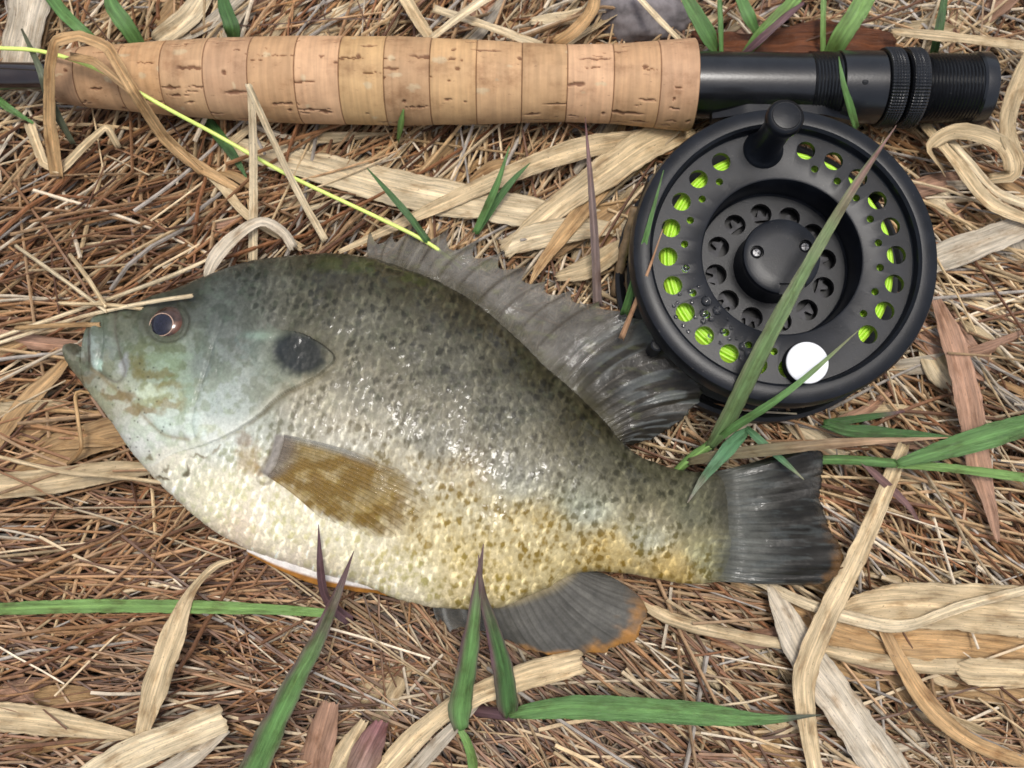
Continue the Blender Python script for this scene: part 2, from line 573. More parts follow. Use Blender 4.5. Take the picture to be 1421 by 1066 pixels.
def stem_mesh(paths, r, c, sides=4, flat=0.6):
    n, K, _ = paths.shape
    tan = np.gradient(paths, axis=1); tan /= np.linalg.norm(tan, axis=2, keepdims=True)
    side = np.stack([-tan[..., 1], tan[..., 0], 0 * tan[..., 0]], -1); side /= np.maximum(np.linalg.norm(side, axis=2, keepdims=True), 1e-6)
    up = np.cross(tan, side)
    th = np.arange(sides) * 2 * np.pi / sides + 0.4
    tap = np.linspace(1.0, 0.65, K)[None, :, None, None]
    v = paths[:, :, None, :] + tap * r[:, None, None, None] * (np.cos(th)[None, None, :, None] * side[:, :, None, :] + flat * np.sin(th)[None, None, :, None] * up[:, :, None, :])
    per = K * sides
    f = grid_faces(K, sides, True)
    e0 = np.arange(sides)[None, ::-1]; e1 = (K - 1) * sides + np.arange(sides)[None, :]
    if sides == 4:
        f = np.vstack([f, e0, e1])
    F = (f[None] + (np.arange(n) * per)[:, None, None]).reshape(-1, 4)
    return v.reshape(-1, 3), F, np.repeat(c, per, axis=0)


c00 = P(0, 1066, 8); c11 = P(1421, 0, 8); c01 = P(0, 0, 8)
X0, X1, Y0, Y1 = c01[0] - 45, c11[0] + 45, c00[1] - 40, c11[1] + 45
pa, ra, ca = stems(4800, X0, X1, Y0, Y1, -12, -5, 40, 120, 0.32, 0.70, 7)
ca = ca * 0.38  # old rotted lower straw, with the shade of the gaps put into its colour
pb, rb, cb = stems(6200, X0, X1, Y0, Y1, -6, 1.2, 40, 130, 0.24, 0.50, 9)
# a thinner cover that goes on outside the picture
po, ro, co = stems(9000, X0 - 160, X1 + 160, Y0 - 160, Y1 + 160, -7, 1, 25, 70, 0.45, 0.8, 4)
ins = (po[:, 1, 0] > X0) & (po[:, 1, 0] < X1) & (po[:, 1, 1] > Y0) & (po[:, 1, 1] < Y1)
po, ro, co = po[~ins], ro[~ins], co[~ins]
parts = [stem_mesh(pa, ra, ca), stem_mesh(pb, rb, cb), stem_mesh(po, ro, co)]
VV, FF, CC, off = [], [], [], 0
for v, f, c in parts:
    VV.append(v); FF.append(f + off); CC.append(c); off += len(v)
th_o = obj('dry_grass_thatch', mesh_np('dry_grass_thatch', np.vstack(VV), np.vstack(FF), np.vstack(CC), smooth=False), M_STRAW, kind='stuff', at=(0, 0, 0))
th_o['label'] = 'matted layer of countless brown and straw-coloured dead grass stems'
th_o['category'] = 'dry grass'

# the loose stems on top, each one its own thing
vx0, vx1, vy0, vy1 = c01[0] - 3, c11[0] + 3, c00[1] - 3, c11[1] + 3
pl, rl, cl = stems(900, vx0, vx1, vy0, vy1, 0.8, 3.4, 30, 95, 0.36, 0.62, 11, 0.08, 0.12)
ppx, ppy = proj(pl[:, 4])
hidden = ((ppx > 150) & (ppx < 1010) & (ppy > 400 - 0.02 * ppx) & (ppy < 790) & (ppy < 560 + (ppx - 90) * 0.9) & (ppy > 300 + np.maximum(0, ppx - 480) * 0.75)) | ((ppx - 1090) ** 2 + (ppy - 358) ** 2 < 205 ** 2) | ((ppy > 60) & (ppy < 175))
keep = np.nonzero(~hidden)[0][:290]
for i in keep:
    v, f, c = stem_mesh(pl[i:i + 1], rl[i:i + 1], cl[i:i + 1], 6 if False else 4, 0.8)
    x_, y_ = float(ppx[i]), float(ppy[i])
    where = ('behind the fishing rod' if y_ < 110 else 'beyond the tail fin' if x_ > 1130 and y_ > 600 else 'beyond the reel rim' if x_ > 1000 and y_ < 600 else 'between the cork grip and the fish head' if y_ < 400 and x_ < 430 else
             'between the cork grip and the back fin' if y_ < 420 else 'in front of the fish mouth' if x_ < 190 and y_ < 720 else 'below the fin under the tail' if x_ > 600 else 'below the fish belly')
    lum = cl[i].mean()
    tint = 'whitish' if lum > 0.5 else 'yellowish' if lum > 0.30 else 'tan brown' if lum > 0.17 else 'dark brown'
    ln = float(np.linalg.norm(np.diff(pl[i], axis=0), axis=1).sum()); big = 'long' if ln > 55 else 'short'
    obj('dry_straw', mesh_np('dry_straw', v, f, c, smooth=False), M_STRAW, label=f'{big} thin {tint} straw on the thatch {where}', cat='straw', group=f'{big} {tint} straws {where}')


# ------------------------------------------------------------------ leaves as ribbons
def ribbon(pts, col, tip=None, fold=0.15, curl=0.0, roll=0.0, n=None, m=9, thick=0.16, seed=0, taper=None, crease=False, twist=0.0, edge=None, wav=0.0, tipfrom=0.55):
    """pts rows: px, py, z(mm), full width in photo pixels; returns mesh with colour and UV"""
    pts = np.asarray(pts, float)
    L = np.linalg.norm(np.diff(pts[:, :2], axis=0), axis=1).sum()
    n = n or int(np.clip(L / 7, 14, 90))
    q = spline(pts, n)
    if crease:
        dd_ = np.r_[0, np.cumsum(np.linalg.norm(np.diff(pts[:, :2], axis=0), axis=1))]
        uu_ = np.linspace(0, dd_[-1], n)
        ql = np.stack([np.interp(uu_, dd_, pts[:, i]) for i in range(4)], -1)
        q = 0.8 * ql + 0.2 * q
    q[:, 3] = np.maximum(q[:, 3], 0.15)
    c = P(q[:, 0], q[:, 1], q[:, 2])
    w = q[:, 3] / kpx(q[:, 0], q[:, 1], q[:, 2]) / 2
    tan = np.gradient(c, axis=0); tan /= np.maximum(np.linalg.norm(tan, axis=1, keepdims=True), 1e-9)
    side = np.cross([0, 0, 1.0], tan); ln = np.linalg.norm(side, axis=1, keepdims=True)
    side = side / np.maximum(ln, 1e-6)
    for i in range(1, n):
        if ln[i] < 0.05 or side[i] @ side[i - 1] < 0:
            side[i] = side[i - 1] if ln[i] < 0.05 else -side[i]
    up = np.cross(tan, side)
    t = np.linspace(0, 1, n)
    rl_ = roll + twist * t
    s2 = side * np.cos(rl_)[:, None] + up * np.sin(rl_)[:, None]
    u2 = np.cross(tan, s2)
    flip = np.sign(u2[:, 2:3]); flip[flip == 0] = 1
    u2 = u2 * flip
    s = np.linspace(-1, 1, m)
    lngt = np.r_[0, np.cumsum(np.linalg.norm(np.diff(c, axis=0), axis=1))]
    wob = 1 + 0.22 * (fbm(lngt / 6, 0 * lngt + seed, seed, 3) - 0.5)[:, None] + 0.10 * (vnoise(lngt / 1.1, 0 * lngt, seed + 2) - 0.5)[:, None] * (np.abs(s) > 0.95)
    rag = 1.0 * (vnoise(s * 4 + seed, 0 * s, seed + 8) - 0.5)
    top_end = tan[-1] * 1.0
    h = fold * np.abs(s)[None, :] * w[:, None] + curl * (s ** 2)[None, :] * w[:, None] + wav * (vnoise(lngt[:, None] / 5 + 0 * s[None, :], s[None, :] * 1.5 + seed, seed + 3) - 0.5) + 0.06 * np.cos(s * 9 * np.pi)[None, :] * np.minimum(1, w[:, None]) + 0.5 * w[:, None] * (fbm(lngt / 9, 0 * lngt, seed + 6, 2) - 0.5)[:, None] * s[None, :]
    top = c[:, None, :] + (s[None, :] * w[:, None] * wob)[..., None] * s2[:, None, :] + h[..., None] * u2[:, None, :]
    top[-1] += rag[:, None] * tan[-1] * min(1.5, w[-1]); top[0] += rag[::-1, None] * tan[0] * min(1.5, w[0])
    th = thick * np.minimum(1, 0.3 + w[:, None]) * (1 - 0.5 * np.abs(s)[None, :])
    bot = top - th[..., None] * u2[:, None, :]
    V = np.concatenate([top, bot[:, ::-1]], 1)                 # closed cross-section of 2m
    k = 2 * m
    F = [grid_faces(n, k, True)]
    i = np.arange(m - 1)
    cap0 = np.stack([i, k - 1 - i, k - 2 - i, i + 1], -1)
    cap1 = (n - 1) * k + np.stack([i, i + 1, k - 2 - i, k - 1 - i], -1)
    F = np.vstack([F[0], cap0, cap1])
    base = np.broadcast_to(np.asarray(col, float), (n, m, 3)).copy()
    if tip is not None:
        f = sstep(tipfrom, 1.0, t + 0.15 * (vnoise(lngt / 3, 0 * lngt, seed + 9) - 0.5))[:, None, None]
        base = base * (1 - f) + np.asarray(tip, float) * f
    if edge is not None:
        f = (sstep(0.45, 1.0, np.abs(s + 0.15))[None, :] * (0.5 + 0.6 * vnoise(lngt / 6, 0 * lngt, seed + 5))[:, None])[..., None]
        base = base * (1 - f) + np.asarray(edge, float) * f
    mid = 1 + 0.34 * np.exp(-(s / 0.13) ** 2)[None, :, None]
    bl = (0.80 + 0.4 * fbm(lngt[:, None] / 7 + 0 * s[None, :], s[None, :] * 1.3 + seed * 3.1, seed + 21, 3))[..., None]
    base = base * mid * bl
    C = np.concatenate([base, base[:, ::-1] * 0.9], 1)
    uu = np.concatenate([np.broadcast_to(s[None] * w[:, None], (n, m)), np.broadcast_to(s[None, ::-1] * w[:, None], (n, m))], 1) + seed * 7.3
    vv = np.broadcast_to(lngt[:, None], (n, k)) + seed * 3.7
    return mesh_np('leaf', V.reshape(-1, 3), F, C.reshape(-1, 3), np.stack([uu, vv], -1).reshape(-1, 2))


TAN = lin((212, 190, 152)); STRAWY = lin((222, 204, 170)); OCHRE = lin((188, 154, 110)); BROWN = lin((140, 98, 60)); GREY = lin((200, 188, 168)); PINK = lin((180, 142, 118)); RUST = lin((98, 56, 30))
GRN = lin((102, 142, 80)); GRN_D = lin((74, 108, 60)); GRN_L = lin((124, 160, 88)); PURP = lin((114, 86, 90)); BLUEG = lin((88, 132, 92))
sd = [100]


def dry(name, label, pts, col=TAN, group=None, **kw):
    sd[0] += 1
    return obj(name, ribbon(pts, col, seed=sd[0], **kw), M_DRY, label=label, cat='dry leaf', group=group)


# filler strap leaves, half buried
ZONES = [((20, 690), (0, 50), 24, (20, 75), 'behind the cork grip'), ((700, 1421), (0, 55), 26, (-10, 60), 'behind the reel seat'), ((440, 900), (180, 330), 22, (0, 60), 'between cork grip and back fin'), ((1290, 1421), (170, 560), 22, (-70, 30), 'beyond the reel rim'),
         ((1060, 1421), (660, 830), 16, (-50, 10), 'beyond the tail fin'), ((1040, 1421), (830, 1066), 24, (-50, 10), 'around the jointed tan stalk'), ((870, 1150), (880, 1066), 12, (-60, 20), 'around the long level green leaf'), ((0, 120), (430, 700), 9, (-10, 40), 'in front of the fish mouth'),
         ((380, 640), (960, 1066), 8, (30, 80), 'around the standing husks'), ((0, 330), (960, 1066), 7, (-20, 40), 'around the wide cream leaf'), ((950, 1300), (560, 660), 12, (-40, 40), 'between reel and tail fin'), ((200, 460), (170, 330), 5, (-40, 60), 'under the fly line'), ((820, 905), (180, 420), 8, (20, 80), 'around the snapped twig')]
for (xa, xb), (ya, yb), cnt, (aa, ab), where in ZONES:
    for _ in range(cnt):
        x = random.uniform(xa, xb); y = random.uniform(ya, yb)
        a = math.radians(random.uniform(aa, ab)); L = random.uniform(60, 190); w = random.choice([10, 14, 18, 24, 30, 38]) * random.uniform(0.8, 1.1)
        dx, dy = math.cos(a) * L / 2, -math.sin(a) * L / 2
        bx, by = -dy / L * random.uniform(-30, 30), dx / L * random.uniform(-30, 30)
        g = P(x, y, 10); z = thatch_top(g[0], g[1]) + random.uniform(-1.5, 1.4)
        pts = [(x - dx, y - dy, z - random.uniform(0, 4), w * random.uniform(.3, .9)), (x + bx, y + by, z + random.uniform(0, 1.5), w), (x + dx, y + dy, z - random.uniform(0, 4), w * random.uniform(.1, .8))]
        tint, c = random.choice([('tan', TAN), ('tan', TAN), ('cream', STRAWY), ('greyish', GREY), ('ochre', OCHRE), ('pinkish', PINK), ('ochre', OCHRE)])
        c = c * random.uniform(0.75, 1.05)
        size = 'broad' if w > 26 else 'medium-wide' if w > 15 else 'narrow'
        dry('dry_grass_leaf', f'{size} {tint} dead leaf half buried in the thatch {where}', pts, c, group=f'{size} {tint} dead leaves {where}',
            fold=random.uniform(-.3, .35), roll=random.uniform(-.5, .5), twist=random.uniform(-.8, .8), wav=0.8, m=11 if w > 22 else 7)

# ------------------------------------------------------------------ the fly rod
AX_Z = 21.5
RA, RB = P(0, 106, AX_Z), P(1375, 124, AX_Z)
rdir = (RB - RA) / np.linalg.norm(RB - RA)


def ax(px):
    """distance along the rod axis (mm) of a photo column"""
    y = 106 + 18 * px / 1375.0
    return float((P(px, y, AX_Z) - RA) @ rdir)


def rmm(px, half):
    y = 106 + 18 * px / 1375.0
    return half / float(kpx(px, y, AX_Z))


MR = frame_to(RA, rdir, (0, 0, 1))
rod = empty('fly_rod', P(520, 112, 11), 'fly fishing rod with pale cork ring grip and black reel seat', 'fishing rod')


def rod_lathe(name, prof_px, mat, seg=72, bumpf=None, parent=rod, label=None, fine=None):
    pr = [(rmm(x, h), ax(x)) for x, h in prof_px]
    if fine:
        pr = np.array(pr); d = np.r_[0, np.cumsum(np.linalg.norm(np.diff(pr, axis=0), axis=1))]
        u = np.linspace(0, d[-1], fine); pr = np.stack([np.interp(u, d, pr[:, 0]), np.interp(u, d, pr[:, 1])], -1)
    return obj(name, lathe(name, pr, seg, MR, bump=bumpf), mat, parent, label=label)


rod_lathe('rod_shaft', [(-1900, 12), (-140, 17), (20, 19), (60, 20), (66, 23), (84, 23)], M_SHAFT)
RINGS = [80, 119, 180, 239, 298, 358, 421, 480, 540, 601, 663, 724, 785, 847, 909, 960]
GX_, GR_ = zip(*[(78, 34), (119, 40), (180, 45), (240, 50), (300, 54), (420, 58), (540, 59), (660, 56), (724, 53), (785, 51), (850, 53), (910, 58), (960, 62)])
CORK = lin((206, 168, 128)); PIT = lin((92, 52, 30)); FILL = lin((196, 176, 142))
for k in range(len(RINGS) - 1):
    xa, xb = RINGS[k], RINGS[k + 1]
    nx, nt = 44, 220
    pxs = np.linspace(xa, xb, nx)
    s = np.array([ax(x) for x in pxs]); r = np.array([rmm(x, np.interp(x, GX_, GR_)) for x in pxs])
    s[0] += 0.02; s[-1] -= 0.02
    e = np.minimum(s - s[0], s[-1] - s)
    r = r - 0.16 * np.exp(-(e / 0.10) ** 2) + rng.normal(0, 0.05)
    th = np.linspace(0, 2 * np.pi, nt, endpoint=False)
    SS, TH = np.meshgrid(s, th, indexing='ij')
    R0 = r.mean()
    arc = TH * R0
    dep = np.zeros_like(SS); pit = np.zeros_like(SS); fil = np.zeros_like(SS)
    wx = SS + 0.9 * (vnoise(SS / 1.2, arc / 0.8, 31 + k) - 0.5); wy = arc + 0.7 * (vnoise(SS / 0.9, arc / 0.7, 77 + k) - 0.5)
    for _ in range(rng.integers(20, 36)):
        cx_ = rng.uniform(s[0], s[-1]); ct = rng.uniform(0, 2 * np.pi * R0)
        ln_ = rng.choice([0.6, 1.2, 2.5, 4.5], p=[.22, .28, .30, .20]) * rng.uniform(.7, 1.2); wd = rng.uniform(0.10, 0.50) * (1.0 if ln_ > 1 else 1.2)
        dt = np.abs(wy - ct); dt = np.minimum(dt, 2 * np.pi * R0 - dt)
        q = ((wx - cx_) / ln_) ** 2 + (dt / wd) ** 2
        mk = 1 - sstep(0.5, 1.2, q)
        if rng.random() < 0.28:
            fil = np.maximum(fil, 1 - sstep(0.5, 1.3, ((wx - cx_) / max(ln_ * .5, .6)) ** 2 + (dt / (wd * 1.9)) ** 2))
        else:
            dep = np.maximum(dep, 0.42 * mk); pit = np.maximum(pit, mk)
    RR = r[:, None] - dep + 0.05 * (fbm(SS / 1.5, arc / 1.5, 5 + k) - 0.5)
    tone = CORK * rng.uniform(0.70, 1.0) * np.array([1, rng.uniform(.95, 1.02), rng.uniform(.88, 1.04)])
    jn = np.exp(-(e / 0.09) ** 2)[:, None, None]
    C = np.broadcast_to(tone, SS.shape + (3,)) * (0.86 + 0.28 * fbm(SS / 3.0, arc / 6, 50 + k))[..., None]
    C = C * (1 - 0.8 * pit[..., None]) + PIT * 0.8 * pit[..., None]
    C = C * (1 - 0.75 * fil[..., None]) + FILL * 0.75 * fil[..., None]
    C = C * (1 - 0.55 * jn) + PIT * 0.55 * jn
    V = np.stack([RR * np.cos(TH), RR * np.sin(TH), SS], -1).reshape(-1, 3)
    F = [grid_faces(nx, nt, True)]
    cols = C.reshape(-1, 3)
    tri = []
    for row, up in ((0, 0), (nx - 1, 1)):
        V = np.vstack([V, [[0, 0, s[row]]]]); cols = np.vstack([cols, tone[None]])
        a = row * nt + np.arange(nt); b = row * nt + (np.arange(nt) + 1) % nt
        tri.append(np.stack([a, b, np.full(nt, len(V) - 1)] if up else [b, a, np.full(nt, len(V) - 1)], -1))
    V = V @ MR[:3, :3].T + MR[:3, 3]
    obj('cork_ring', mesh_np('cork_ring', V, F + [np.vstack(tri)], cols, sharp=60), M_CORK, rod)

rod_lathe('reel_seat_barrel', [(956, 45), (1118, 45), (1119, 47)] + [(1119 + i * 2.3, 47 - 2.2 * (i % 2)) for i in range(1, 21)] + [(1167, 46)], M_SEAT)
rod_lathe('seat_hood', [(1158, 46), (1159, 48.5), (1190, 49), (1216, 49), (1219, 46)], M_SEAT)


def knurl(z, th):
    return 0.22 * (np.cos(th * 40 + z * 4.6) * np.cos(th * 40 - z * 4.6))


for a, b in ((1218, 1243), (1246, 1272)):
    rod_lathe('knurled_lock_ring', [(a, 44), (a + 0.6, 50), (a + 3, 53), (b - 3, 53), (b - 0.6, 50), (b, 44)], M_SEAT, 400, knurl, fine=64)
rod_lathe('threaded_sleeve', [(1268, 44)] + [(1272 + i * 2.4, 46.8 - 3.0 * (i % 2)) for i in range(0, 31)] + [(1346, 44)], M_SEAT)
rod_lathe('butt_cap', [(1344, 42), (1345, 47), (1348, 49.5), (1361, 49.5), (1364, 48.5), (1365.5, 46), (1366, 30)], M_SEAT)
sp = P(1200, 113, AX_Z + 8.2)
obj('seat_screw', lathe('seat_screw', [(0, 0.6), (0.7, 0.55), (1.05, 0.2), (1.1, -0.5)], 20, frame_to(P(1200, 113, AX_Z + 8.35), (0, 0.15, 1))), M_REEL_DARK, rod)

# ------------------------------------------------------------------ the fly reel
ZF = 35.0                                            # height of the perforated face
RC = P(1085.5, 355, ZF)
kf = float(kpx(1085.5, 355, ZF))
reel = empty('fly_reel', (RC[0], RC[1], 7.0), 'black fly reel with perforated round spool and winding knob', 'fishing reel')
MC = frame_to((RC[0], RC[1], 0), (0.0, 0.0, 1.0))


def rot_pt(r, deg, z):
    a = math.radians(deg)
    return np.array([RC[0] + r * math.cos(a), RC[1] + r * math.sin(a), z])


def cyl(r, deg, rad, z0, z1, seg=28):
    return lathe('c', [(rad, z0), (rad, z1)], seg, frame_to(rot_pt(r, deg, 0), (0, 0, 1)))


R_OUT = 215 / kf * 0.982; R_LIP = 184 / kf * 0.985; R_HOLE = 158.5 / kf; R_CUP = 111 / kf
zl = ZF + 3.2; zfl = ZF - 10.0
prof = [(R_LIP - 0.2, ZF), (R_LIP, ZF + 0.25), (R_LIP + 0.25, zl - 0.8), (R_LIP + 0.9, zl - 0.1), (R_LIP + 1.6, zl), (R_OUT - 1.5, zl - 0.15), (R_OUT - 0.5, zl - 0.7), (R_OUT, zl - 1.9), (R_OUT, ZF - 3.2), (R_OUT - 0.8, ZF - 3.4),
        (R_OUT - 1.2, ZF - 1.5), (R_CUP + 0.9, ZF - 1.5), (R_CUP + 0.9, zfl - 1.5), (5.0, zfl - 1.5), (5.0, zfl), (R_CUP - 0.7, zfl), (R_CUP - 0.2, zfl + 0.5), (R_CUP - 0.1, ZF - 0.7), (R_CUP + 0.1, ZF - 0.2), (R_CUP + 0.5, ZF)]
spool = lathe('spool', prof, 144, MC, closed=True)
cut = []
for k in range(24):
    a = 75.4 - 15 * k + 0.0
    if k in (9, 10, 22, 23):
        continue
    cut.append(cyl(R_HOLE, a, 13.2 / kf, ZF - 4, ZF + 2))
for k in range(24):
    if k in (8, 9, 10, 21, 22, 23):
        continue
    cut.append(cyl(136 / kf, 75.4 - 7.5 - 15 * k, 5.2 / kf, ZF - 4, ZF + 2, 18))
for k in range(12):
    cut.append(cyl(13.9, 8 + 30 * k, 2.7, zfl - 4, zfl + 2))
spool = boolean(spool, join_np(cut))
obj('spool', spool, M_REEL, reel)
# hub
hub = lathe('hub', [(0, ZF + 0.35), (5, ZF + 0.33), (8.4, ZF + 0.18), (9.15, ZF - 0.2), (9.35, ZF - 1.0), (9.3, ZF - 2.2), (8.9, ZF - 2.5), (9.3, zfl + 0.2), (9.6, zfl - 0.7), (0, zfl - 0.7)], 96, MC)
hc = [cyl(6.1, a, 1.65, ZF - 0.9, ZF + 3) for a in (172, 22)]
hc.append(box_me((2.2, -8.1, ZF + 0.3), (6.4, 2.6, 2.2), MC))
hub = boolean(hub, join_np(hc))
hub_o = obj('hub', hub, M_REEL, reel)
for a in (172, 22):
    p = rot_pt(6.1, a, ZF - 0.75)
    sm = lathe('screw', [(0.05, 0.75), (0.9, 0.65), (1.35, 0.3), (1.4, -0.9)], 28, frame_to(p, (0, 0, 1)))
    sf = frame_to(p, (0, 0, 1), (math.cos(a), math.sin(a), 0))
    for sz in ((1.9, 0.36, 0.8), (0.36, 1.9, 0.8)):
        cu = box_me((0, 0, 0.75), sz, sf)
        sm = boolean(sm, cu)
    obj('screw', sm, M_SCREW, hub_o)
# winding knob
kb = rot_pt(156 / kf, 97.5, ZF)
km = frame_to(kb, (0.02, 0.02, 1))
knob = obj('winding_knob', lathe('winding_knob', [(0, -0.3), (4.9, -0.3), (4.9, 0.3), (4.5, 0.9), (3.9, 2.0), (3.55, 5), (3.4, 9), (3.5, 12.5), (3.8, 14.6), (4.15, 15.6), (4.3, 16.6), (4.25, 17.6), (3.9, 18.3), (3.45, 18.5), (3.4, 18.35), (3.2, 18.35), (3.1, 18.55), (1.8, 18.75), (0, 18.8)], 48, km, sharp=45), M_REEL, reel)
# counterweight
cw = rot_pt(155 / kf, 278.5, ZF)
obj('counterweight', lathe('counterweight', [(0, -0.2), (5.15, -0.2), (5.15, 2.1), (4.95, 2.4), (4.9, 2.4)], 48, frame_to(cw, (0, 0, 1))), M_REEL_DARK, reel)
obj('counterweight_cap', lathe('counterweight_cap', [(0, 2.3), (4.9, 2.3), (4.95, 2.7), (4.7, 3.0), (2.5, 3.12), (0, 3.15)], 48, frame_to(cw, (0.0, 0.0, 1)), sharp=60), M_CHROME, reel, label='round chrome cap with sky reflection painted white')
# wound fly line: coils
cp = []
for i in range(9):
    r0 = R_CUP + 1.0 + i * 0.87
    for t in np.linspace(0, math.pi, 7)[:-1]:
        cp.append((r0 + 0.43 - 0.43 * math.cos(t), ZF - 3.1 + 0.5 * math.sin(t) - 0.10 * i + (0.35 if i % 3 == 1 else 0)))
for i in range(13):
    for t in np.linspace(0, math.pi, 6)[:-1]:
        cp.append((R_CUP + 8.8 + 0.5 * math.sin(t), ZF - 4.0 - i * 1.1 - 0.55 + 0.55 * math.cos(t)))
cp += [(R_CUP + 1.0, ZF - 18.4)]
obj('wound_line', lathe('wound_line', cp, 120, MC, closed=True, sharp=80), M_LINE, reel)
# rear frame with pillars, rear flange
RF = R_OUT + 1.4
obj('spool_flange', lathe('spool_flange', [(10, 15.8), (R_OUT - 1.5, 15.8), (R_OUT - 1.5, 17.0), (10, 17.0)], 120, MC, closed=True), M_REEL_DARK, reel)
frame = obj('frame', lathe('frame', [(9, 9.0), (RF - 0.8, 9.0), (RF, 9.8), (RF, 15.5), (RF - 1.0, 16.0), (RF - 2.2, 15.2), (RF - 2.4, 11.0), (9, 11.0)], 144, MC, closed=True), M_REEL_DARK, reel)
for a in (35, 145, 215, 325, 90):
    obj('frame_pillar', lathe('frame_pillar', [(1.6, 14.5), (1.6, ZF - 4.5), (1.2, ZF - 4.2)], 20, frame_to(rot_pt(RF - 1.6, a, 0), (0, 0, 1))), M_REEL_DARK, reel)
obj('hub_core', lathe('hub_core', [(0, zfl - 4.6), (R_CUP + 0.5, zfl - 4.6), (R_CUP + 0.5, zfl - 4.2), (0, zfl - 4.2)], 48, MC), M_REEL_DARK, reel)
# toothed steel drag gear under the spool floor
g = []
nt_ = 38
for zz in (zfl - 3.4, zfl - 2.6):
    for i in range(nt_ * 4):
        r = 14.6 + (1.0 if (i % 4) < 2 else -0.6)
        a = 2 * math.pi * i / (nt_ * 4)
        g.append((RC[0] + r * math.cos(a), RC[1] + r * math.sin(a), zz))
for zz in (zfl - 2.6, zfl - 3.4):
    for i in range(nt_ * 4):
        a = 2 * math.pi * i / (nt_ * 4)
        g.append((RC[0] + 13.0 * math.cos(a), RC[1] + 13.0 * math.sin(a), zz))
g = np.array(g).reshape(4, nt_ * 4, 3)
fg = np.vstack([grid_faces(4, nt_ * 4, True), np.stack([3 * nt_ * 4 + np.arange(nt_ * 4), 3 * nt_ * 4 + (np.arange(nt_ * 4) + 1) % (nt_ * 4), (np.arange(nt_ * 4) + 1) % (nt_ * 4), np.arange(nt_ * 4)], -1)])
obj('drag_gear', fixn(mesh_np('drag_gear', g.reshape(-1, 3), fg, sharp=30)), M_GEAR, reel)
# foot against the reel seat
fy = MR[:3, 3] + rdir * ax(1085)
xa, xb = ax(985), ax(1176)
fv = []
ns = 26
for i in range(ns):
    t = i / (ns - 1)
    s_ = xa + (xb - xa) * t
    half = 4.6 * min(1, 0.35 + 1.3 * min(t, 1 - t) * 2.2)
    c = MR[:3, 3] + rdir * s_
    ring = []
    for dz, dr in ((half, 8.3), (half, 9.9 + 0.9 * math.sin(math.pi * t)), (-half, 9.9 + 0.9 * math.sin(math.pi * t)), (-half, 8.3)):
        ring.append((c[0], c[1] - math.sqrt(max(dr * dr - dz * dz * 0.85, 0.1)), c[2] + dz))
    fv += ring
fme = mesh_np('foot', np.array(fv), [grid_faces(ns, 4, True), np.array([[0, 1, 2, 3], [(ns - 1) * 4 + 3, (ns - 1) * 4 + 2, (ns - 1) * 4 + 1, (ns - 1) * 4]])], sharp=30)
obj('foot', fixn(fme), M_REEL, reel)
top_y = RC[1] + RF - 2
obj('foot_stem', box_me((RC[0], (top_y + fy[1] - 9) / 2, 19), (16, fy[1] - 9 - top_y + 1.5, 7), bev=0.8), M_REEL_DARK, reel)

# water drops on the spool face
dr_px = [(952, 372, 5), (943, 408, 3), (958, 404, 4), (970, 398, 3), (980, 418, 7), (977, 435, 6), (995, 431, 6), (987, 443, 4), (976, 446, 4), (1003, 460, 4), (985, 466, 3), (1000, 476, 3), (1012, 470, 3), (938, 440, 3), (948, 452, 3),
         (955, 460, 3), (1031, 481, 6), (1040, 490, 7), (1028, 497, 4), (1015, 455, 3), (965, 440, 3), (940, 420, 2.5), (1022, 470, 2.5), (935, 425, 2.5), (960, 420, 3), (1050, 500, 4), (1010, 443, 2.5)]
dm = None
for (x, y, r) in dr_px:
    rr = r / kf
    p = P(x, y, ZF)
    me = lathe('water_droplet', [(rr * math.cos(t) * (1 + 0.12 * math.sin(3 * t)), rr * 0.55 * math.sin(t)) for t in np.linspace(0, math.pi / 2 - 0.01, 7)], 14, frame_to((p[0], p[1], ZF - 0.005), (0, 0, 1)), sharp=80)
    obj('water_droplet', me, M_WATER, reel)

# ------------------------------------------------------------------ the fish
ZM = 19.0
TOP = np.array([(91, 482), (92, 479), (95, 477.5), (100, 477), (107, 478.5), (114, 483), (120, 490), (124.3, 499), (125.2, 462), (128, 450), (134, 442), (147, 432), (175, 425), (204, 418), (252, 401), (282, 387), (345, 366), (405, 357), (440, 355), (480, 355), (515, 359), (566, 375), (617, 396),
                (661, 422), (716, 469), (755, 509), (795, 544), (834, 578), (858, 612), (885, 634), (933, 651), (964, 656), (1000, 654), (1032, 660)], float)
BOT = np.array([(91, 489), (92.5, 496), (97, 506), (106, 518), (126, 545), (150, 575), (171, 604), (189, 632), (214, 662), (253, 699), (300, 738), (345, 763), (400, 781), (459, 800), (510, 813), (556, 833), (599, 842), (641, 846), (700, 843), (725, 831),
                (763, 814), (797, 795), (827, 792), (869, 796), (920, 804), (950, 811), (987, 810), (1010, 804), (1032, 796)], float)
THK = np.array([(91, 1.8), (94, 3.0), (100, 3.8), (112, 4.2), (124, 4.8), (126, 5.4), (150, 7.0), (200, 10), (260, 12.6), (330, 14.6), (420, 15.6), (540, 15.6), (660, 14.2), (760, 12), (860, 9), (930, 6.2), (970, 3.8), (1000, 1.9), (1020, 0.7), (1034, 0.1)], float)


def smooth1(y, s):
    k = np.exp(-0.5 * (np.arange(-3 * s, 3 * s + 1) / s) ** 2); k /= k.sum()
    return np.convolve(np.pad(y, 3 * s, mode='edge'), k, 'valid')


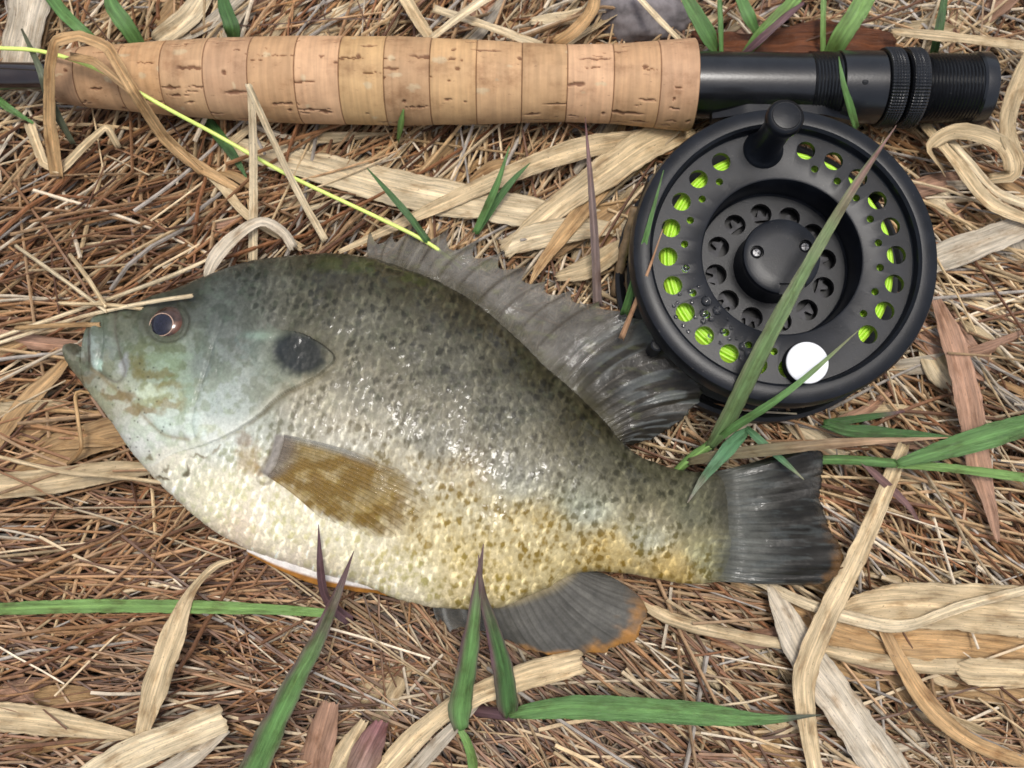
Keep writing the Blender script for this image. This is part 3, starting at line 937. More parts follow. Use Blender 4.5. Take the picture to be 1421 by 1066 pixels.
xs = np.unique(np.r_[np.linspace(91, 124.2, 50), np.linspace(124.3, 125.3, 22), np.linspace(125.4, 170, 60), np.linspace(171, 1032, 820)])
NX = len(xs)
xu = np.linspace(91, 1032, 1900)
tp = np.interp(xs, TOP[:, 0], TOP[:, 1])
tps = np.interp(xs, xu, smooth1(np.interp(xu, TOP[:, 0], TOP[:, 1]), 22))
wgt = sstep(140, 190, xs); tp = tp * (1 - wgt) + tps * wgt
bt = np.interp(xs, TOP[:1, 0], TOP[:1, 1]) * 0 + np.interp(xs, BOT[:, 0], BOT[:, 1])
bts = np.interp(xs, xu, smooth1(np.interp(xu, BOT[:, 0], BOT[:, 1]), 18))
wgt = sstep(105, 150, xs); bt = bt * (1 - wgt) + bts * wgt
tk = np.interp(xs, xu, smooth1(np.interp(xu, THK[:, 0], THK[:, 1]), 14)); tk = np.where(xs < 130, np.interp(xs, THK[:, 0], THK[:, 1]), tk)
NU, NL = 430, 70
phi = np.r_[np.linspace(0, np.pi, NU), np.linspace(np.pi, 2 * np.pi, NL + 2)[1:-1]]
NP = len(phi)
Pt, Pb = P(xs, tp, ZM), P(xs, bt, ZM)
cph = np.cos(phi); sph = np.sin(phi)
lam = (1 - np.sign(cph) * np.abs(cph) ** 0.92) / 2
base = Pt[:, None, :] * (1 - lam)[None, :, None] + Pb[:, None, :] * lam[None, :, None]
hz = np.sign(sph) * np.abs(sph) ** 0.86
hz = np.where(hz < 0, hz * 0.9, hz)
base[..., 2] += tk[:, None] * hz[None, :]
PX, PY = proj(base)
upper = (np.arange(NP) < NU)[None, :] & np.ones((NX, 1), bool)


def seg_dist(x, y, poly):
    best = np.full(x.shape, 1e9); tt = np.zeros(x.shape); acc = 0.0
    poly = np.asarray(poly, float)
    L = np.linalg.norm(np.diff(poly, axis=0), axis=1); tot = L.sum()
    for (ax_, ay), (bx, by), l in zip(poly[:-1], poly[1:], L):
        t = np.clip(((x - ax_) * (bx - ax_) + (y - ay) * (by - ay)) / (l * l), 0, 1)
        d = np.hypot(x - ax_ - t * (bx - ax_), y - ay - t * (by - ay))
        m = d < best
        best = np.where(m, d, best); tt = np.where(m, (acc + t * l) / tot, tt); acc += l
    return best, tt


def in_poly(x, y, poly):
    poly = np.asarray(poly, float); r = np.zeros(x.shape, bool)
    for (xa, ya), (xb, yb) in zip(poly, np.roll(poly, -1, axis=0)):
        if ya != yb:
            r ^= ((ya > y) != (yb > y)) & (x < (xb - xa) * (y - ya) / (yb - ya) + xa)
    return r


OPEDGE = spline([(385, 457), (425, 466), (464, 494), (450, 515), (432, 527), (390, 548), (360, 575), (330, 596), (285, 617), (240, 630), (212, 648)], 60)
FLAP = np.vstack([OPEDGE, [(150, 640), (60, 500), (120, 410), (260, 380), (350, 430)]])
inside = in_poly(PX, PY, FLAP)
dop, top_ = seg_dist(PX, PY, OPEDGE)
head = np.where(inside, 1.0, 0.0)
# scale lattice, rows following the bent axis of the body
yc = np.interp(PX, xs, (tp + bt) / 2)
V_ = (PY - yc); U_ = PX + 0.35 * V_
PU, PV = 13.0, 15.0
wu = 7.0 * (fbm(PX / 12, PY / 12, 61, 2) - 0.5); wv = 7.0 * (fbm(PX / 12 + 40, PY / 12, 62, 2) - 0.5)
best = np.full(PX.shape, 1e9); ident = np.zeros(PX.shape); du_b = np.zeros(PX.shape); dv_b = np.zeros(PX.shape); idn2 = np.zeros(PX.shape)
UU = U_ + wu; VW = V_ + wv
c_0 = np.floor(UU / PU)
for dc in (-1, 0, 1):
    cc = c_0 + dc
    offv = np.where(np.mod(cc, 2) == 0, 0.0, 0.5)
    q0 = np.floor(VW / PV - offv + 0.5)
    for dr_ in (-1, 0, 1):
        rr = q0 + dr_
        jx = (hash2(cc, rr, 15) - 0.5) * 0.28; jy = (hash2(cc, rr, 16) - 0.5) * 0.28
        ddu = UU / PU - (cc + 0.5 + jx); ddv = VW / PV - (rr + offv + jy)
        d = np.hypot(ddu, ddv)
        m = d < best
        best = np.where(m, d, best); ident = np.where(m, hash2(cc, rr, 5), ident); idn2 = np.where(m, hash2(cc, rr, 6), idn2)
        du_b = np.where(m, ddu, du_b); dv_b = np.where(m, ddv, dv_b)
body_mask = sstep(0, 22, np.where(inside, -dop, dop)) * sstep(1030, 980, PX)
cheek_mask = np.exp(-(((PX - 250) / 40) ** 2 + ((PY - 545) / 40) ** 2)) * 0.5 + 0.5 * sstep(300, 330, PX) * sstep(560, 540, PY) * sstep(450, 470, PY)
smask = np.maximum(body_mask, np.clip(cheek_mask, 0, 1) * 0.45 * head)
# relief
D = np.zeros(PX.shape)
D += smask * ((0.05 + 0.05 * ident) * (1 - np.clip(best / 0.62, 0, 1.2) ** 2) + 0.11 * du_b)
D += np.where(inside, 1.0 * np.exp(-dop / 34), -0.25 * np.exp(-(dop / 4) ** 2)) * sstep(0.0, 0.06, top_) * sstep(0.98, 0.6, top_)
d1, t1 = seg_dist(PX, PY, spline([(316, 425), (308, 445), (296, 480), (284, 520), (272, 555), (266, 590), (272, 608)], 30))
D -= 0.28 * np.exp(-(d1 / 2.6) ** 2) * sstep(0, .2, t1); D += 0.25 * np.exp(-((d1 - 8) / 6) ** 2) * (PX < 300)
d2, t2 = seg_dist(PX, PY, spline([(160, 425), (158, 455), (165, 490), (172, 515), (160, 530), (138, 520)], 30))
D -= 0.42 * np.exp(-(d2 / 4.5) ** 2)
d3, t3 = seg_dist(PX, PY, [(140, 445), (141, 480), (134, 514)])
D -= 0.4 * np.exp(-(d3 / 2.6) ** 2)
d4, t4 = seg_dist(PX, PY, [(132, 446), (130, 480), (131, 512)])
D += 0.5 * np.exp(-(d4 / 6) ** 2)
d5, t5 = seg_dist(PX, PY, spline([(128, 512), (150, 533), (175, 552), (205, 585), (228, 604), (262, 610)], 30))
D -= 0.3 * np.exp(-(d5 / 6) ** 2)
d6, t6 = seg_dist(PX, PY, spline([(335, 600), (352, 618), (352, 650), (372, 668)], 12))
rd_, rt_ = seg_dist(PX, PY, spline([(391, 601), (388, 618), (381, 640), (368, 662)], 16))
D += 0.95 * np.exp(-(rd_ / 8) ** 2) * sstep(0, .15, rt_) * sstep(1, .85, rt_)
EX, EY = 232.0, 447.0
de = np.hypot((PX - EX) / 1.08, PY - EY)
D += 0.55 * np.exp(-((de - 33) / 7) ** 2) - 0.8 * np.exp(-((de - 25.5) / 3.5) ** 2) - 1.2 * sstep(25, 15, de)
D -= 0.6 * np.exp(-(((PX - 178) / 4.5) ** 2 + ((PY - 437) / 3.5) ** 2))
D += 0.5 * (fbm(PX / 30, PY / 30, 71, 3) - 0.5) + 0.22 * (fbm(PX / 7, PY / 7, 72, 2) - 0.5) * (1 - 0.5 * body_mask)
du = np.gradient(base, axis=0); dv = np.gradient(base, axis=1)
nrm = np.cross(dv, du); nl_ = np.linalg.norm(nrm, axis=2, keepdims=True); nrm = nrm / np.maximum(nl_, 1e-9)
cen = base.mean(axis=1, keepdims=True)
sgn = np.sign((nrm * (base - cen)).sum(2).mean()); nrm = nrm * sgn
edge_fade = np.clip(np.minimum((xs - 91) * 2, 1032 - xs) / 12, 0, 1)[:, None]
jump = 1 - np.exp(-((xs - 124.8) / 2.5) ** 2)[:, None]
fv = base + nrm * (D * upper * edge_fade * jump)[..., None]

# pigment, plus painted shadow along the gill cover
PAL = np.array([
    (170, 455, 120, 124, 108, 98, 100, 82), (200, 425, 86, 88, 76, 70, 72, 60), (260, 405, 80, 83, 73, 62, 64, 54), (340, 380, 84, 88, 80, 62, 66, 58), (300, 430, 106, 112, 104, 88, 92, 84), (450, 375, 86, 88, 76, 62, 62, 50),
    (400, 420, 116, 122, 116, 84, 87, 82), (560, 390, 88, 88, 70, 58, 56, 42), (650, 430, 94, 92, 74, 60, 56, 40), (520, 450, 134, 140, 134, 92, 93, 90), (620, 500, 138, 144, 140, 95, 95, 94), (740, 510, 92, 92, 72, 58, 54, 36),
    (700, 570, 142, 148, 144, 98, 97, 96), (820, 590, 92, 90, 68, 60, 56, 36), (840, 640, 126, 130, 118, 88, 86, 72), (500, 540, 172, 175, 170, 118, 113, 108), (600, 600, 186, 189, 184, 128, 121, 112), (480, 600, 214, 212, 203, 165, 150, 130),
    (720, 650, 178, 182, 176, 120, 115, 106), (820, 690, 166, 172, 163, 112, 107, 94), (900, 670, 122, 126, 112, 85, 84, 68), (960, 700, 128, 136, 124, 92, 94, 82), (900, 740, 170, 170, 156, 128, 113, 80), (980, 770, 152, 150, 122, 124, 104, 60),
    (1020, 700, 80, 84, 78, 66, 68, 60), (1020, 780, 96, 96, 86, 84, 80, 66), (640, 680, 206, 197, 170, 160, 124, 60), (740, 740, 208, 194, 156, 164, 123, 48), (850, 770, 207, 187, 138, 168, 123, 48), (930, 790, 192, 168, 114, 158, 116, 46),
    (600, 740, 218, 204, 166, 170, 130, 58), (660, 800, 224, 207, 166, 192, 155, 90), (760, 800, 208, 192, 150, 172, 133, 68), (560, 800, 234, 222, 194, 214, 190, 140), (450, 740, 238, 228, 200, 220, 200, 150), (380, 720, 240, 230, 204, 228, 210, 165),
    (300, 690, 238, 228, 200, 230, 215, 175), (330, 740, 236, 216, 190, 230, 205, 170), (430, 780, 236, 220, 194, 228, 205, 165), (420, 680, 237, 228, 204, 215, 195, 150), (240, 650, 230, 222, 198, 222, 212, 186), (200, 600, 217, 218, 208, 205, 205, 190), (160, 560, 190, 188, 172, 170, 165, 140), (230, 580, 206, 217, 207, 190, 198, 180),
    (110, 500, 122, 120, 106, 100, 96, 80), (140, 480, 142, 152, 148, 120, 128, 120), (200, 500, 152, 162, 146, 120, 122, 86), (240, 510, 166, 184, 165, 130, 138, 100), (220, 560, 197, 208, 192, 165, 158, 110), (280, 500, 137, 146, 138, 115, 118, 106),
    (340, 470, 122, 128, 121, 98, 101, 94), (300, 560, 182, 191, 182, 160, 163, 145), (340, 540, 172, 181, 172, 145, 147, 132), (370, 520, 160, 172, 163, 130, 135, 122), (300, 600, 217, 221, 209, 205, 200, 175), (420, 560, 200, 200, 190, 150, 140, 125), (560, 660, 206, 200, 182, 160, 135, 88)], float)
QX, QY = PX.ravel(), PY.ravel()
num = np.zeros((QX.size, 6)); den = np.zeros(QX.size)
palc = np.hstack([lin(PAL[:, 2:5]), lin(PAL[:, 5:8]) * np.array([0.90, 1.0, 0.95])])
midb = np.exp(-((PAL[:, 0] - 600) / 200) ** 2 - ((PAL[:, 1] - 600) / 90) ** 2)
palc[:, :3] *= (1 - 0.16 * midb)[:, None]
for i in range(len(PAL)):
    w = 1.0 / ((QX - PAL[i, 0]) ** 2 + ((QY - PAL[i, 1]) * 1.15) ** 2 + 350.0) ** 2
    num += w[:, None] * palc[i]; den += w
pal = (num / den[:, None]).reshape(PX.shape + (6,))
cb_, cs_ = pal[..., :3], pal[..., 3:] * (1 - 0.26 * (body_mask * np.clip(sstep(700, 620, PY) + sstep(480, 620, PX), 0, 1))[..., None])
yel = (sstep(650, 700, PY) * sstep(500, 640, PX) * body_mask)[..., None]
cs_ = cs_ * (1 + yel * (np.array([0.93, 0.97, 0.74]) - 1)); cb_ = cb_ * (1 + yel * (np.array([1.0, 0.97, 0.88]) - 1))
lg = fbm(PX / 26, PY / 34, 81, 3)
spot_here = np.clip(0.78 + 0.7 * (ident - 0.5) + 2.0 * (lg - 0.5), 0, 1)
gfine = fbm(PX / 3.0, PY / 4.6, 83, 3)
spotm = sstep(0.15, 0.95, np.exp(-((du_b - 0.05) / 0.36) ** 2 - (dv_b / 0.42) ** 2) + 1.5 * (gfine - 0.5)) * spot_here * body_mask
free = sstep(0.42, 0.62, fbm(PX / 11, PY / 11, 84, 4)) * (1 - body_mask) * 0.75
blot = sstep(0.44, 0.62, fbm(PX / 6.5, PY / 10, 92, 3)) * spot_here * body_mask
spotm = spotm * (0.45 + 0.55 * ident) + 0.20 * blot
sm = np.clip(spotm + free + 0.22 * body_mask * sstep(0.45, 0.6, fbm(PX / 40, PY / 22, 86, 3)), 0, 1)[..., None]
C = cb_ * (1 - sm) + cs_ * sm
# pale flecks between the scales
fl = (np.exp(-((du_b + 0.42) / 0.20) ** 2 - (dv_b / 0.36) ** 2) * sstep(0.35, 0.75, idn2) + 0.5 * sstep(0.56, 0.72, fbm(PX / 5, PY / 9, 88, 3))) * body_mask * (1 - 0.7 * np.clip(spotm, 0, 1)) * np.clip(0.3 + 1.4 * gfine, 0, 1.2)
C = C * (0.90 + 0.75 * fl[..., None])
C = C * (0.86 + 0.28 * fbm(PX / 2.6, PY / 4.2, 87, 2))[..., None]
gr = sstep(0.58, 0.72, fbm(PX / 9 + 60, PY / 9, 89, 2)) * sstep(640, 560, PY) * 0.10
C = C * (1 - gr[..., None]) + lin((150, 175, 150)) * gr[..., None]


def paint(mask, rgb):
    global C
    C = C * (1 - mask[..., None]) + lin(rgb) * mask[..., None]


jit = 1.0 + 0.8 * (fbm(PX / 8, PY / 8, 90, 3) - 0.5)
mot = fbm(PX / 12, PY / 9, 91, 3)
ear = np.hypot((PX - 415) / 44, (PY - 491 - 0.10 * (PX - 414)) / 33) * (0.6 + 0.4 * jit)
paint(0.40 * sstep(1.45, 1.0, np.hypot((PX - 398) / 46, (PY - 486) / 33) * jit) * head, (128, 150, 144))
paint(0.96 * sstep(1.12, 0.62, ear) * head, (40, 50, 60))
paint(0.55 * np.exp(-((PX - 362) / 20) ** 2 - ((PY - 466) / 6) ** 2) * head, (165, 205, 190))
lower_edge = np.exp(-(dop / 7) ** 2) * inside * sstep(0.42, 0.5, top_)
paint(0.5 * lower_edge, (222, 222, 208))
paint(0.6 * np.exp(-((dop - 2) / (2.0 + 3 * mot)) ** 2) * (~inside) * (0.25 + 0.9 * mot) * sstep(0.36, 0.42, top_) * sstep(0.88, 0.6, top_), (96, 82, 56))  # painted shadow and dirt just outside the gill cover's lower edge
paint(0.7 * np.exp(-(dop / 2.0) ** 2) * sstep(0.03, 0.10, top_) * sstep(0.30, 0.22, top_), (46, 46, 44))
opn = sstep(0.35, 0.6, fbm(PX / 20, PY / 20, 305, 2))
# brown and turquoise cheek marks
wpx = 16 * (fbm(PX / 13, PY / 13, 301, 3) - 0.5); wpy = 22 * (fbm(PX / 11 + 9, PY / 16, 302, 3) - 0.5)
for cx_, cy_, rx, ry, rgb, k_ in [(215, 520, 34, 9, (118, 108, 58), .7), (190, 505, 12, 16, (120, 112, 66), .6), (240, 535, 30, 6, (128, 112, 60), .5), (165, 552, 30, 8, (126, 104, 62), .75), (195, 572, 26, 8, (130, 106, 64), .7), (235, 562, 30, 8, (140, 118, 74), .55), (232, 500, 40, 14, (158, 182, 158), .45),
                                  (222, 590, 14, 14, (196, 214, 200), .5), (205, 545, 22, 12, (214, 226, 208), .6), (262, 545, 12, 26, (160, 184, 166), .4), (270, 590, 14, 22, (206, 222, 212), .5), (138, 505, 7, 10, (190, 218, 208), .75), (131, 480, 6, 28, (168, 182, 182), .6), (150, 500, 8, 20, (146, 148, 128), .5),
                                  (172, 505, 7, 22, (176, 178, 190), .6), (112, 490, 10, 5, (178, 186, 182), .6), (100, 484, 9, 7, (82, 78, 66), .8), (345, 640, 22, 26, (150, 120, 66), .55), (338, 612, 16, 14, (118, 90, 60), .6), (225, 665, 10, 4, (88, 74, 46), .8), (258, 652, 4, 9, (84, 72, 46), .85), (232, 648, 7, 4, (96, 82, 54), .7), (206, 636, 8, 4, (110, 96, 62), .7),
                                  (275, 632, 14, 3, (110, 96, 66), .7), (300, 622, 10, 3, (120, 104, 70), .6), (358, 650, 9, 12, (150, 118, 74), .4), (120, 525, 14, 9, (128, 112, 84), .6)]:
    q = np.hypot((PX + wpx - cx_) / rx, (PY + wpy - cy_) / ry) * (1 + 0.9 * (mot - 0.5))
    paint(k_ * sstep(1.15, 0.45, q), rgb)
paint(0.4 * mot * np.exp(-(d1 / 2.0) ** 2) * sstep(0, .3, t1), (92, 96, 92))
paint(0.6 * np.exp(-(d2 / 2.2) ** 2), (98, 92, 84))
paint(0.5 * np.exp(-(d5 / 3.0) ** 2), (128, 108, 74))
paint(0.5 * sstep(38, 27, de), (92, 92, 84))
for k_ in range(46):
    x, y = rng.uniform(120, 240), rng.uniform(500, 690)
    paint(0.8 * np.exp(-(((PX - x) / rng.uniform(.8, 1.8)) ** 2 + ((PY - y) / rng.uniform(.8, 1.8)) ** 2)), (40, 36, 30))
paint(sstep(4, 1.0, np.abs(PX - 124.9)) * sstep(512, 500, PY) * sstep(446, 462, PY) * 0.6, (60, 46, 38))
tb = sstep(972, 1034, PX + 26 * (vnoise(PY / 3, PX / 40, 310) - 0.5))
paint(0.8 * tb, (74, 75, 68))
C = C * (1 - tb[..., None] * (0.45 - 0.75 * fbm(PX / 60, PY / 3.2, 315, 3))[..., None])
# green tint along the back
paint(0.35 * sstep(16, 4, np.abs(PY - np.interp(PX, xs, tp) - 12)) * sstep(400, 470, PX) * sstep(640, 560, PX) * sstep(.45, .6, mot), (92, 120, 44))
paint(0.45 * sstep(0.5, 0.66, fbm(PX / 9, PY / 5, 311, 3)) * np.exp(-((PY - np.interp(PX, xs, bt)) / 16) ** 2) * sstep(560, 640, PX) * sstep(860, 800, PX), (120, 100, 52))
back = sstep(0.42, 0.05, (PY - np.interp(PX, xs, tp)) / np.maximum(np.interp(PX, xs, bt - tp), 1)) * sstep(140, 240, PX)
C = C * np.where(PX < 330, 1.0, 1.0)[..., None]
grey = C.mean(axis=2, keepdims=True)
neutral = (sstep(0.66, 0.45, (PY - np.interp(PX, xs, tp)) / np.maximum(np.interp(PX, xs, bt - tp), 1)) * 0.25 * sstep(300, 380, PX))[..., None]
C = C * (1 - neutral) + grey * np.array([1.08, 1.0, 0.84]) * neutral
midd = np.exp(-((PX - 620) / 260) ** 2 - ((PY - 540 - 0.35 * (PX - 620)) / 95) ** 2)
upperh = sstep(0.60, 0.30, (PY - np.interp(PX, xs, tp)) / np.maximum(np.interp(PX, xs, bt - tp), 1))
flank = sstep(0.72, 0.50, (PY - np.interp(PX, xs, tp)) / np.maximum(np.interp(PX, xs, bt - tp), 1)) * sstep(330, 440, PX)
C = C * (0.90 - 0.15 * back - 0.16 * midd - 0.16 * upperh - 0.14 * flank)[..., None]
C = C * np.array([1.04, 0.98, 0.86]) ** flank[..., None]
C = C * np.array([1.02, 0.97, 0.84]) ** (sstep(300, 420, PX) * upperh)[..., None]
lowr = (1 - upperh) * sstep(380, 480, PX)
C = C * (1 + lowr[..., None] * (np.array([0.97, 0.98, 0.96]) - 1))
C = C * (1 + (np.array([0.90, 0.89, 0.80]) - 1) * (sstep(300, 240, PX) * sstep(640, 520, PY))[..., None])
rootd, roott = seg_dist(PX, PY, spline([(391, 601), (388, 618), (381, 640), (368, 662)], 16))
paint(0.85 * sstep(12, 5, rootd + 5 * (mot - .5)) * sstep(0, .08, roott) * sstep(1, .92, roott), (122, 114, 108))
paint(0.5 * sstep(4, 1, np.abs(rootd - 10)) * sstep(0.1, .3, roott) * (PX < 384), (96, 84, 66))
C = np.clip(C, 0.004, 0.9)
ids = np.arange(NX * NP).reshape(NX, NP)
Vf = np.vstack([fv.reshape(-1, 3), fv[0].mean(0)[None], fv[-1].mean(0)[None]])
Cf = np.vstack([C.reshape(-1, 3), C[0].mean(0)[None], C[-1].mean(0)[None]])
ff = grid_faces(NX, NP, True)
j = np.arange(NP); j2 = (j + 1) % NP
caps = np.vstack([np.stack([ids[0, j2], ids[0, j], np.full(NP, NX * NP)], -1), np.stack([ids[-1, j], ids[-1, j2], np.full(NP, NX * NP + 1)], -1)])
fish = empty('sunfish', (P(560, 600, 8)[0], P(560, 600, 8)[1], ZM - 14), 'deep-bodied sunfish with dark ear flap lying on its side', 'fish')
obj('body', mesh_np('body', Vf, [ff[:, ::-1], caps[:, ::-1]], Cf), M_FISH, fish)

# surface height of the fish as seen, for things that lie on it
ZG = np.full((1066 // 3 + 2, 1421 // 3 + 2), -1.0)
ux, uy, uz = PX[:, :NU].ravel(), PY[:, :NU].ravel(), fv[:, :NU, 2].ravel()
gi, gj = (uy // 3).astype(int), (ux // 3).astype(int)
np.maximum.at(ZG, (gi, gj), uz)


def fish_z(x, y):
    i = np.clip((np.asarray(y) // 3).astype(int), 1, ZG.shape[0] - 2); j = np.clip((np.asarray(x) // 3).astype(int), 1, ZG.shape[1] - 2)
    return np.max([ZG[i + a, j + b] for a in (-1, 0, 1) for b in (-1, 0, 1)], axis=0)


CG = np.zeros(ZG.shape + (3,)); CN = np.zeros(ZG.shape)
np.add.at(CG, (gi, gj), C[:, :NU].reshape(-1, 3)); np.add.at(CN, (gi, gj), 1)
CG /= np.maximum(CN, 1)[..., None]


def fish_c(x, y):
    i = np.clip((np.asarray(y) // 3).astype(int), 1, ZG.shape[0] - 2); j = np.clip((np.asarray(x) // 3).astype(int), 1, ZG.shape[1] - 2)
    return CG[i, j], CN[i, j] > 0


# the eye
ez = float(fish_z(232, 447)); ep = P(232, 447, ez - 0.4); ke = float(kpx(232, 447, ez))
eye_n = np.array([-0.10, 0.16, 1.0])
ME = frame_to(ep, eye_n)
er = 24.5 / ke
prof_e = [(er * math.sin(t), 2.0 * math.cos(t) - 0.6) for t in np.linspace(0.0, 1.95, 26)]
eme = lathe('eye', prof_e[::-1], 64, ME, sharp=90)
n = len(eme.vertices); co = np.empty(n * 3, np.float32); eme.vertices.foreach_get('co', co); co = co.reshape(-1, 3) / S
ex_, ey_ = proj(co)
dp = np.hypot((ex_ - 224.0) / 1.0, (ey_ - 450.5) / 1.02)
ang = np.arctan2(ey_ - 450, ex_ - 224)
ec = np.broadcast_to(lin((66, 50, 44)), (n, 3)).copy()
mo = fbm(ex_ / 5, ey_ / 5, 3, 3)[:, None]
ec = ec * (0.2 + 1.5 * mo)
f = sstep(0.55, 0.3, np.abs(ang - 0.25))[:, None]
ec = ec * (1 - f * .45) + lin((116, 68, 44)) * f * .45
f = sstep(18, 27, np.hypot(ex_ - EX, ey_ - EY))[:, None]
ec = ec * (1 - f) + lin((92, 86, 82)) * f
a_ = eme.attributes.new('Col', 'FLOAT_COLOR', 'POINT')
a_.data.foreach_set('color', np.hstack([ec, np.ones((n, 1))]).astype(np.float32).ravel())
eye = obj('eye', eme, M_EYE, fish, label='brown fish eye with dark oval pupil')


def eye_pt(x, y, lift):
    """point on the dome of the eye seen at x, y"""
    d = P(x, y, 0) - CAM; d /= np.linalg.norm(d)
    R = ME[:3, :3]; o = (CAM - ep) @ R; dd = d @ R
    A = np.array([1 / er, 1 / er, 1 / 2.0]); o = (o + np.array([0, 0, 0.6])) * A; dd = dd * A
    b = o @ dd; c = o @ o - (1 + lift) ** 2; disc = b * b - (dd @ dd) * c
    t = (-b - math.sqrt(max(disc, 0))) / (dd @ dd)
    return CAM + d * t


def eye_disc(rpx, lift, rgb, name, inner=0.0):
    v, f = [], []
    rows = np.linspace(inner, 1, 8)
    for r in rows:
        for a in np.linspace(0, 2 * np.pi, 48, endpoint=False):
            q = rpx * r * (1 + 0.05 * math.cos(2 * a + 0.9))
            v.append(eye_pt(224 + q * math.cos(a), 450.5 + q * 1.02 * math.sin(a), lift))
    v = np.array(v)
    c = np.broadcast_to(lin(rgb), (len(v), 3)) * (0.7 + 0.6 * vnoise(v[:, 0:1] * 3, v[:, 1:2] * 3, 4))
    return obj(name, fixn(mesh_np(name, v, grid_faces(8, 48, True), c)), M_EYE, eye)


eye_disc(14.5, 0.012, (30, 30, 42), 'pupil')
eye_disc(16.4, 0.016, (176, 146, 126), 'pupil_ring', 0.93)


# fins: a membrane between base and margin, ridged by its rays
def fin(name, keys, zfun, colfun, rays, notch=None, bow=0.0, nw=46, per=14, ridge=0.10, thick=0.35, label=None, seed=0, spines=None):
    keys = np.asarray(keys, float); nk = len(keys)
    NT = (nk - 1) * per + 1
    T = np.linspace(0, nk - 1, NT)
    kk = np.arange(nk)
    q = np.zeros((NT, 4))
    sp_ = spline(np.c_[keys, kk], 4000)
    o_ = np.argsort(sp_[:, 4])
    for a in range(4):
        q[:, a] = np.interp(T, sp_[o_, 4], sp_[o_, a])
    W = np.linspace(0, 1, nw)
    frac = T - np.floor(T)
    nt = np.zeros(NT)
    if notch is not None:
        nt = np.interp(T, kk, notch) * np.sin(np.pi * frac) ** 0.7
    wl_ = W[None, :] * (1 - nt)[:, None]
    x = q[:, 0:1] + (q[:, 2:3] - q[:, 0:1]) * wl_; y = q[:, 1:2] + (q[:, 3:4] - q[:, 1:2]) * wl_
    dx = q[:, 2:3] - q[:, 0:1]; dy = q[:, 3:4] - q[:, 1:2]
    bw = np.sin(np.pi * W)[None, :] * bow
    x = x - dy * bw; y = y + dx * bw
    rt = np.interp(T, kk, rays) + (0.14 * (vnoise(T * 1.7, 0 * T, seed + 60) - 0.5) if spines is None else 0)                              # running ray number
    ph = np.cos(2 * np.pi * rt)[:, None]
    fade = np.interp(wl_, [0, .15, 1], [.3, 1, .45])
    z = zfun(x, y, T[:, None], wl_)
    rid = ridge * fade * np.maximum(0, ph) ** 2
    jag = 2.2 * (fbm(rt * 2.2, 0 * rt, seed + 4, 3) - 0.5)[:, None] * (W[None, :] > 0.9) * (W[None, :] - 0.9) * 10
    x = x + jag * 3; y = y + jag * 3
    top = P(x, y, z); top[..., 2] += rid
    tk_ = thick * (1 - 0.6 * W)[None, :] * np.ones_like(x)
    bot = top.copy(); bot[..., 2] -= tk_ + rid
    col, al = colfun(x, y, T[:, None], wl_, ph)
    stre = 0.70 + 0.6 * fbm(np.broadcast_to(rt[:, None] * 5.0, x.shape), wl_ * 2.5, seed + 70, 3)
    col = np.concatenate([col * stre[..., None], al[..., None]], -1)
    V = np.concatenate([top, bot[:, ::-1]], 1); Cc = np.concatenate([col, col[:, ::-1]], 1)
    k = 2 * nw
    F = grid_faces(NT, k, True)
    i = np.arange(nw - 1)
    F = np.vstack([F, np.stack([i, k - 1 - i, k - 2 - i, i + 1], -1), (NT - 1) * k + np.stack([i, i + 1, k - 2 - i, k - 1 - i], -1)])
    me = fixn(mesh_np(name, V.reshape(-1, 3), F, Cc.reshape(-1, 4)))
    return obj(name, me, M_FIN, fish, label=label)


def mixc(a, b, f):
    return a * (1 - f[..., None]) + b * f[..., None]


DOR = [(511, 360, 513, 320), (528, 364, 546, 322), (550, 372, 578, 309), (575, 382, 628, 313), (602, 394, 667, 330), (630, 407, 701, 348), (658, 425, 735, 367), (686, 449, 763, 388), (711, 471, 796, 403), (735, 495, 830, 417), (757, 517, 868, 431), (778, 537, 897, 445),
       (798, 555, 923, 473), (816, 571, 950, 509), (832, 586, 976, 536), (842, 598, 969, 556), (848, 608, 948, 581), (852, 614, 915, 604), (854, 619, 878, 618)]


def dor_z(x, y, T, w):
    edge = np.interp(T, [0, 9, 12, 15, 18], [16.0, 17.5, 22.5, 22.0, 17])
    return 19.0 * (1 - w) + edge * w + 0.8 * np.sin(T * 2.1) * w + 0.6 * (vnoise(x / 25, y / 25, 4) - 0.5)


def dor_c(x, y, T, w, ph):
    soft = sstep(8.5, 12.5, T + 0 * w)
    n_ = fbm(x / 11, y / 11, 200, 3)
    c = mixc(np.broadcast_to(lin((112, 108, 100)), x.shape + (3,)), lin((40, 37, 31)), soft)
    c = c * (0.65 + 0.7 * n_)[..., None]
    c = mixc(c, lin((58, 50, 38)), 0.85 * np.maximum(0, ph) ** 8 * (1 - 0.4 * soft))
    c = mixc(c, lin((140, 146, 92)), 0.20 * sstep(.62, .75, fbm(x / 16, y / 7, 201, 3)) * (1 - soft * .5))
    c = mixc(c, lin((98, 102, 100)), 0.6 * soft * sstep(.5, .62, vnoise(T * 5.0 + 0 * w, w * 3, 202)) * sstep(.2, .5, w))
    c = mixc(c, lin((70, 66, 46)), 0.8 * sstep(.30, .0, w + .2 * (n_ - .5)))
    a = 0.56 + 0.38 * soft + 0.1 * np.maximum(0, ph) ** 4
    return c, np.clip(a - 0.12 * sstep(.7, 1, w) * (1 - soft), 0, 1)


fin('dorsal_fin', DOR, dor_z, dor_c, np.r_[np.arange(11), 11 + np.arange(8) * 2.0 + 1], notch=[.42, .42, .42, .40, .36, .32, .28, .24, .18, .10, .05, .04, .03, .03, .03, .03, .03, .03, .0], bow=-0.07, label='grey spiny back fin darkening to black towards the tail', seed=1)

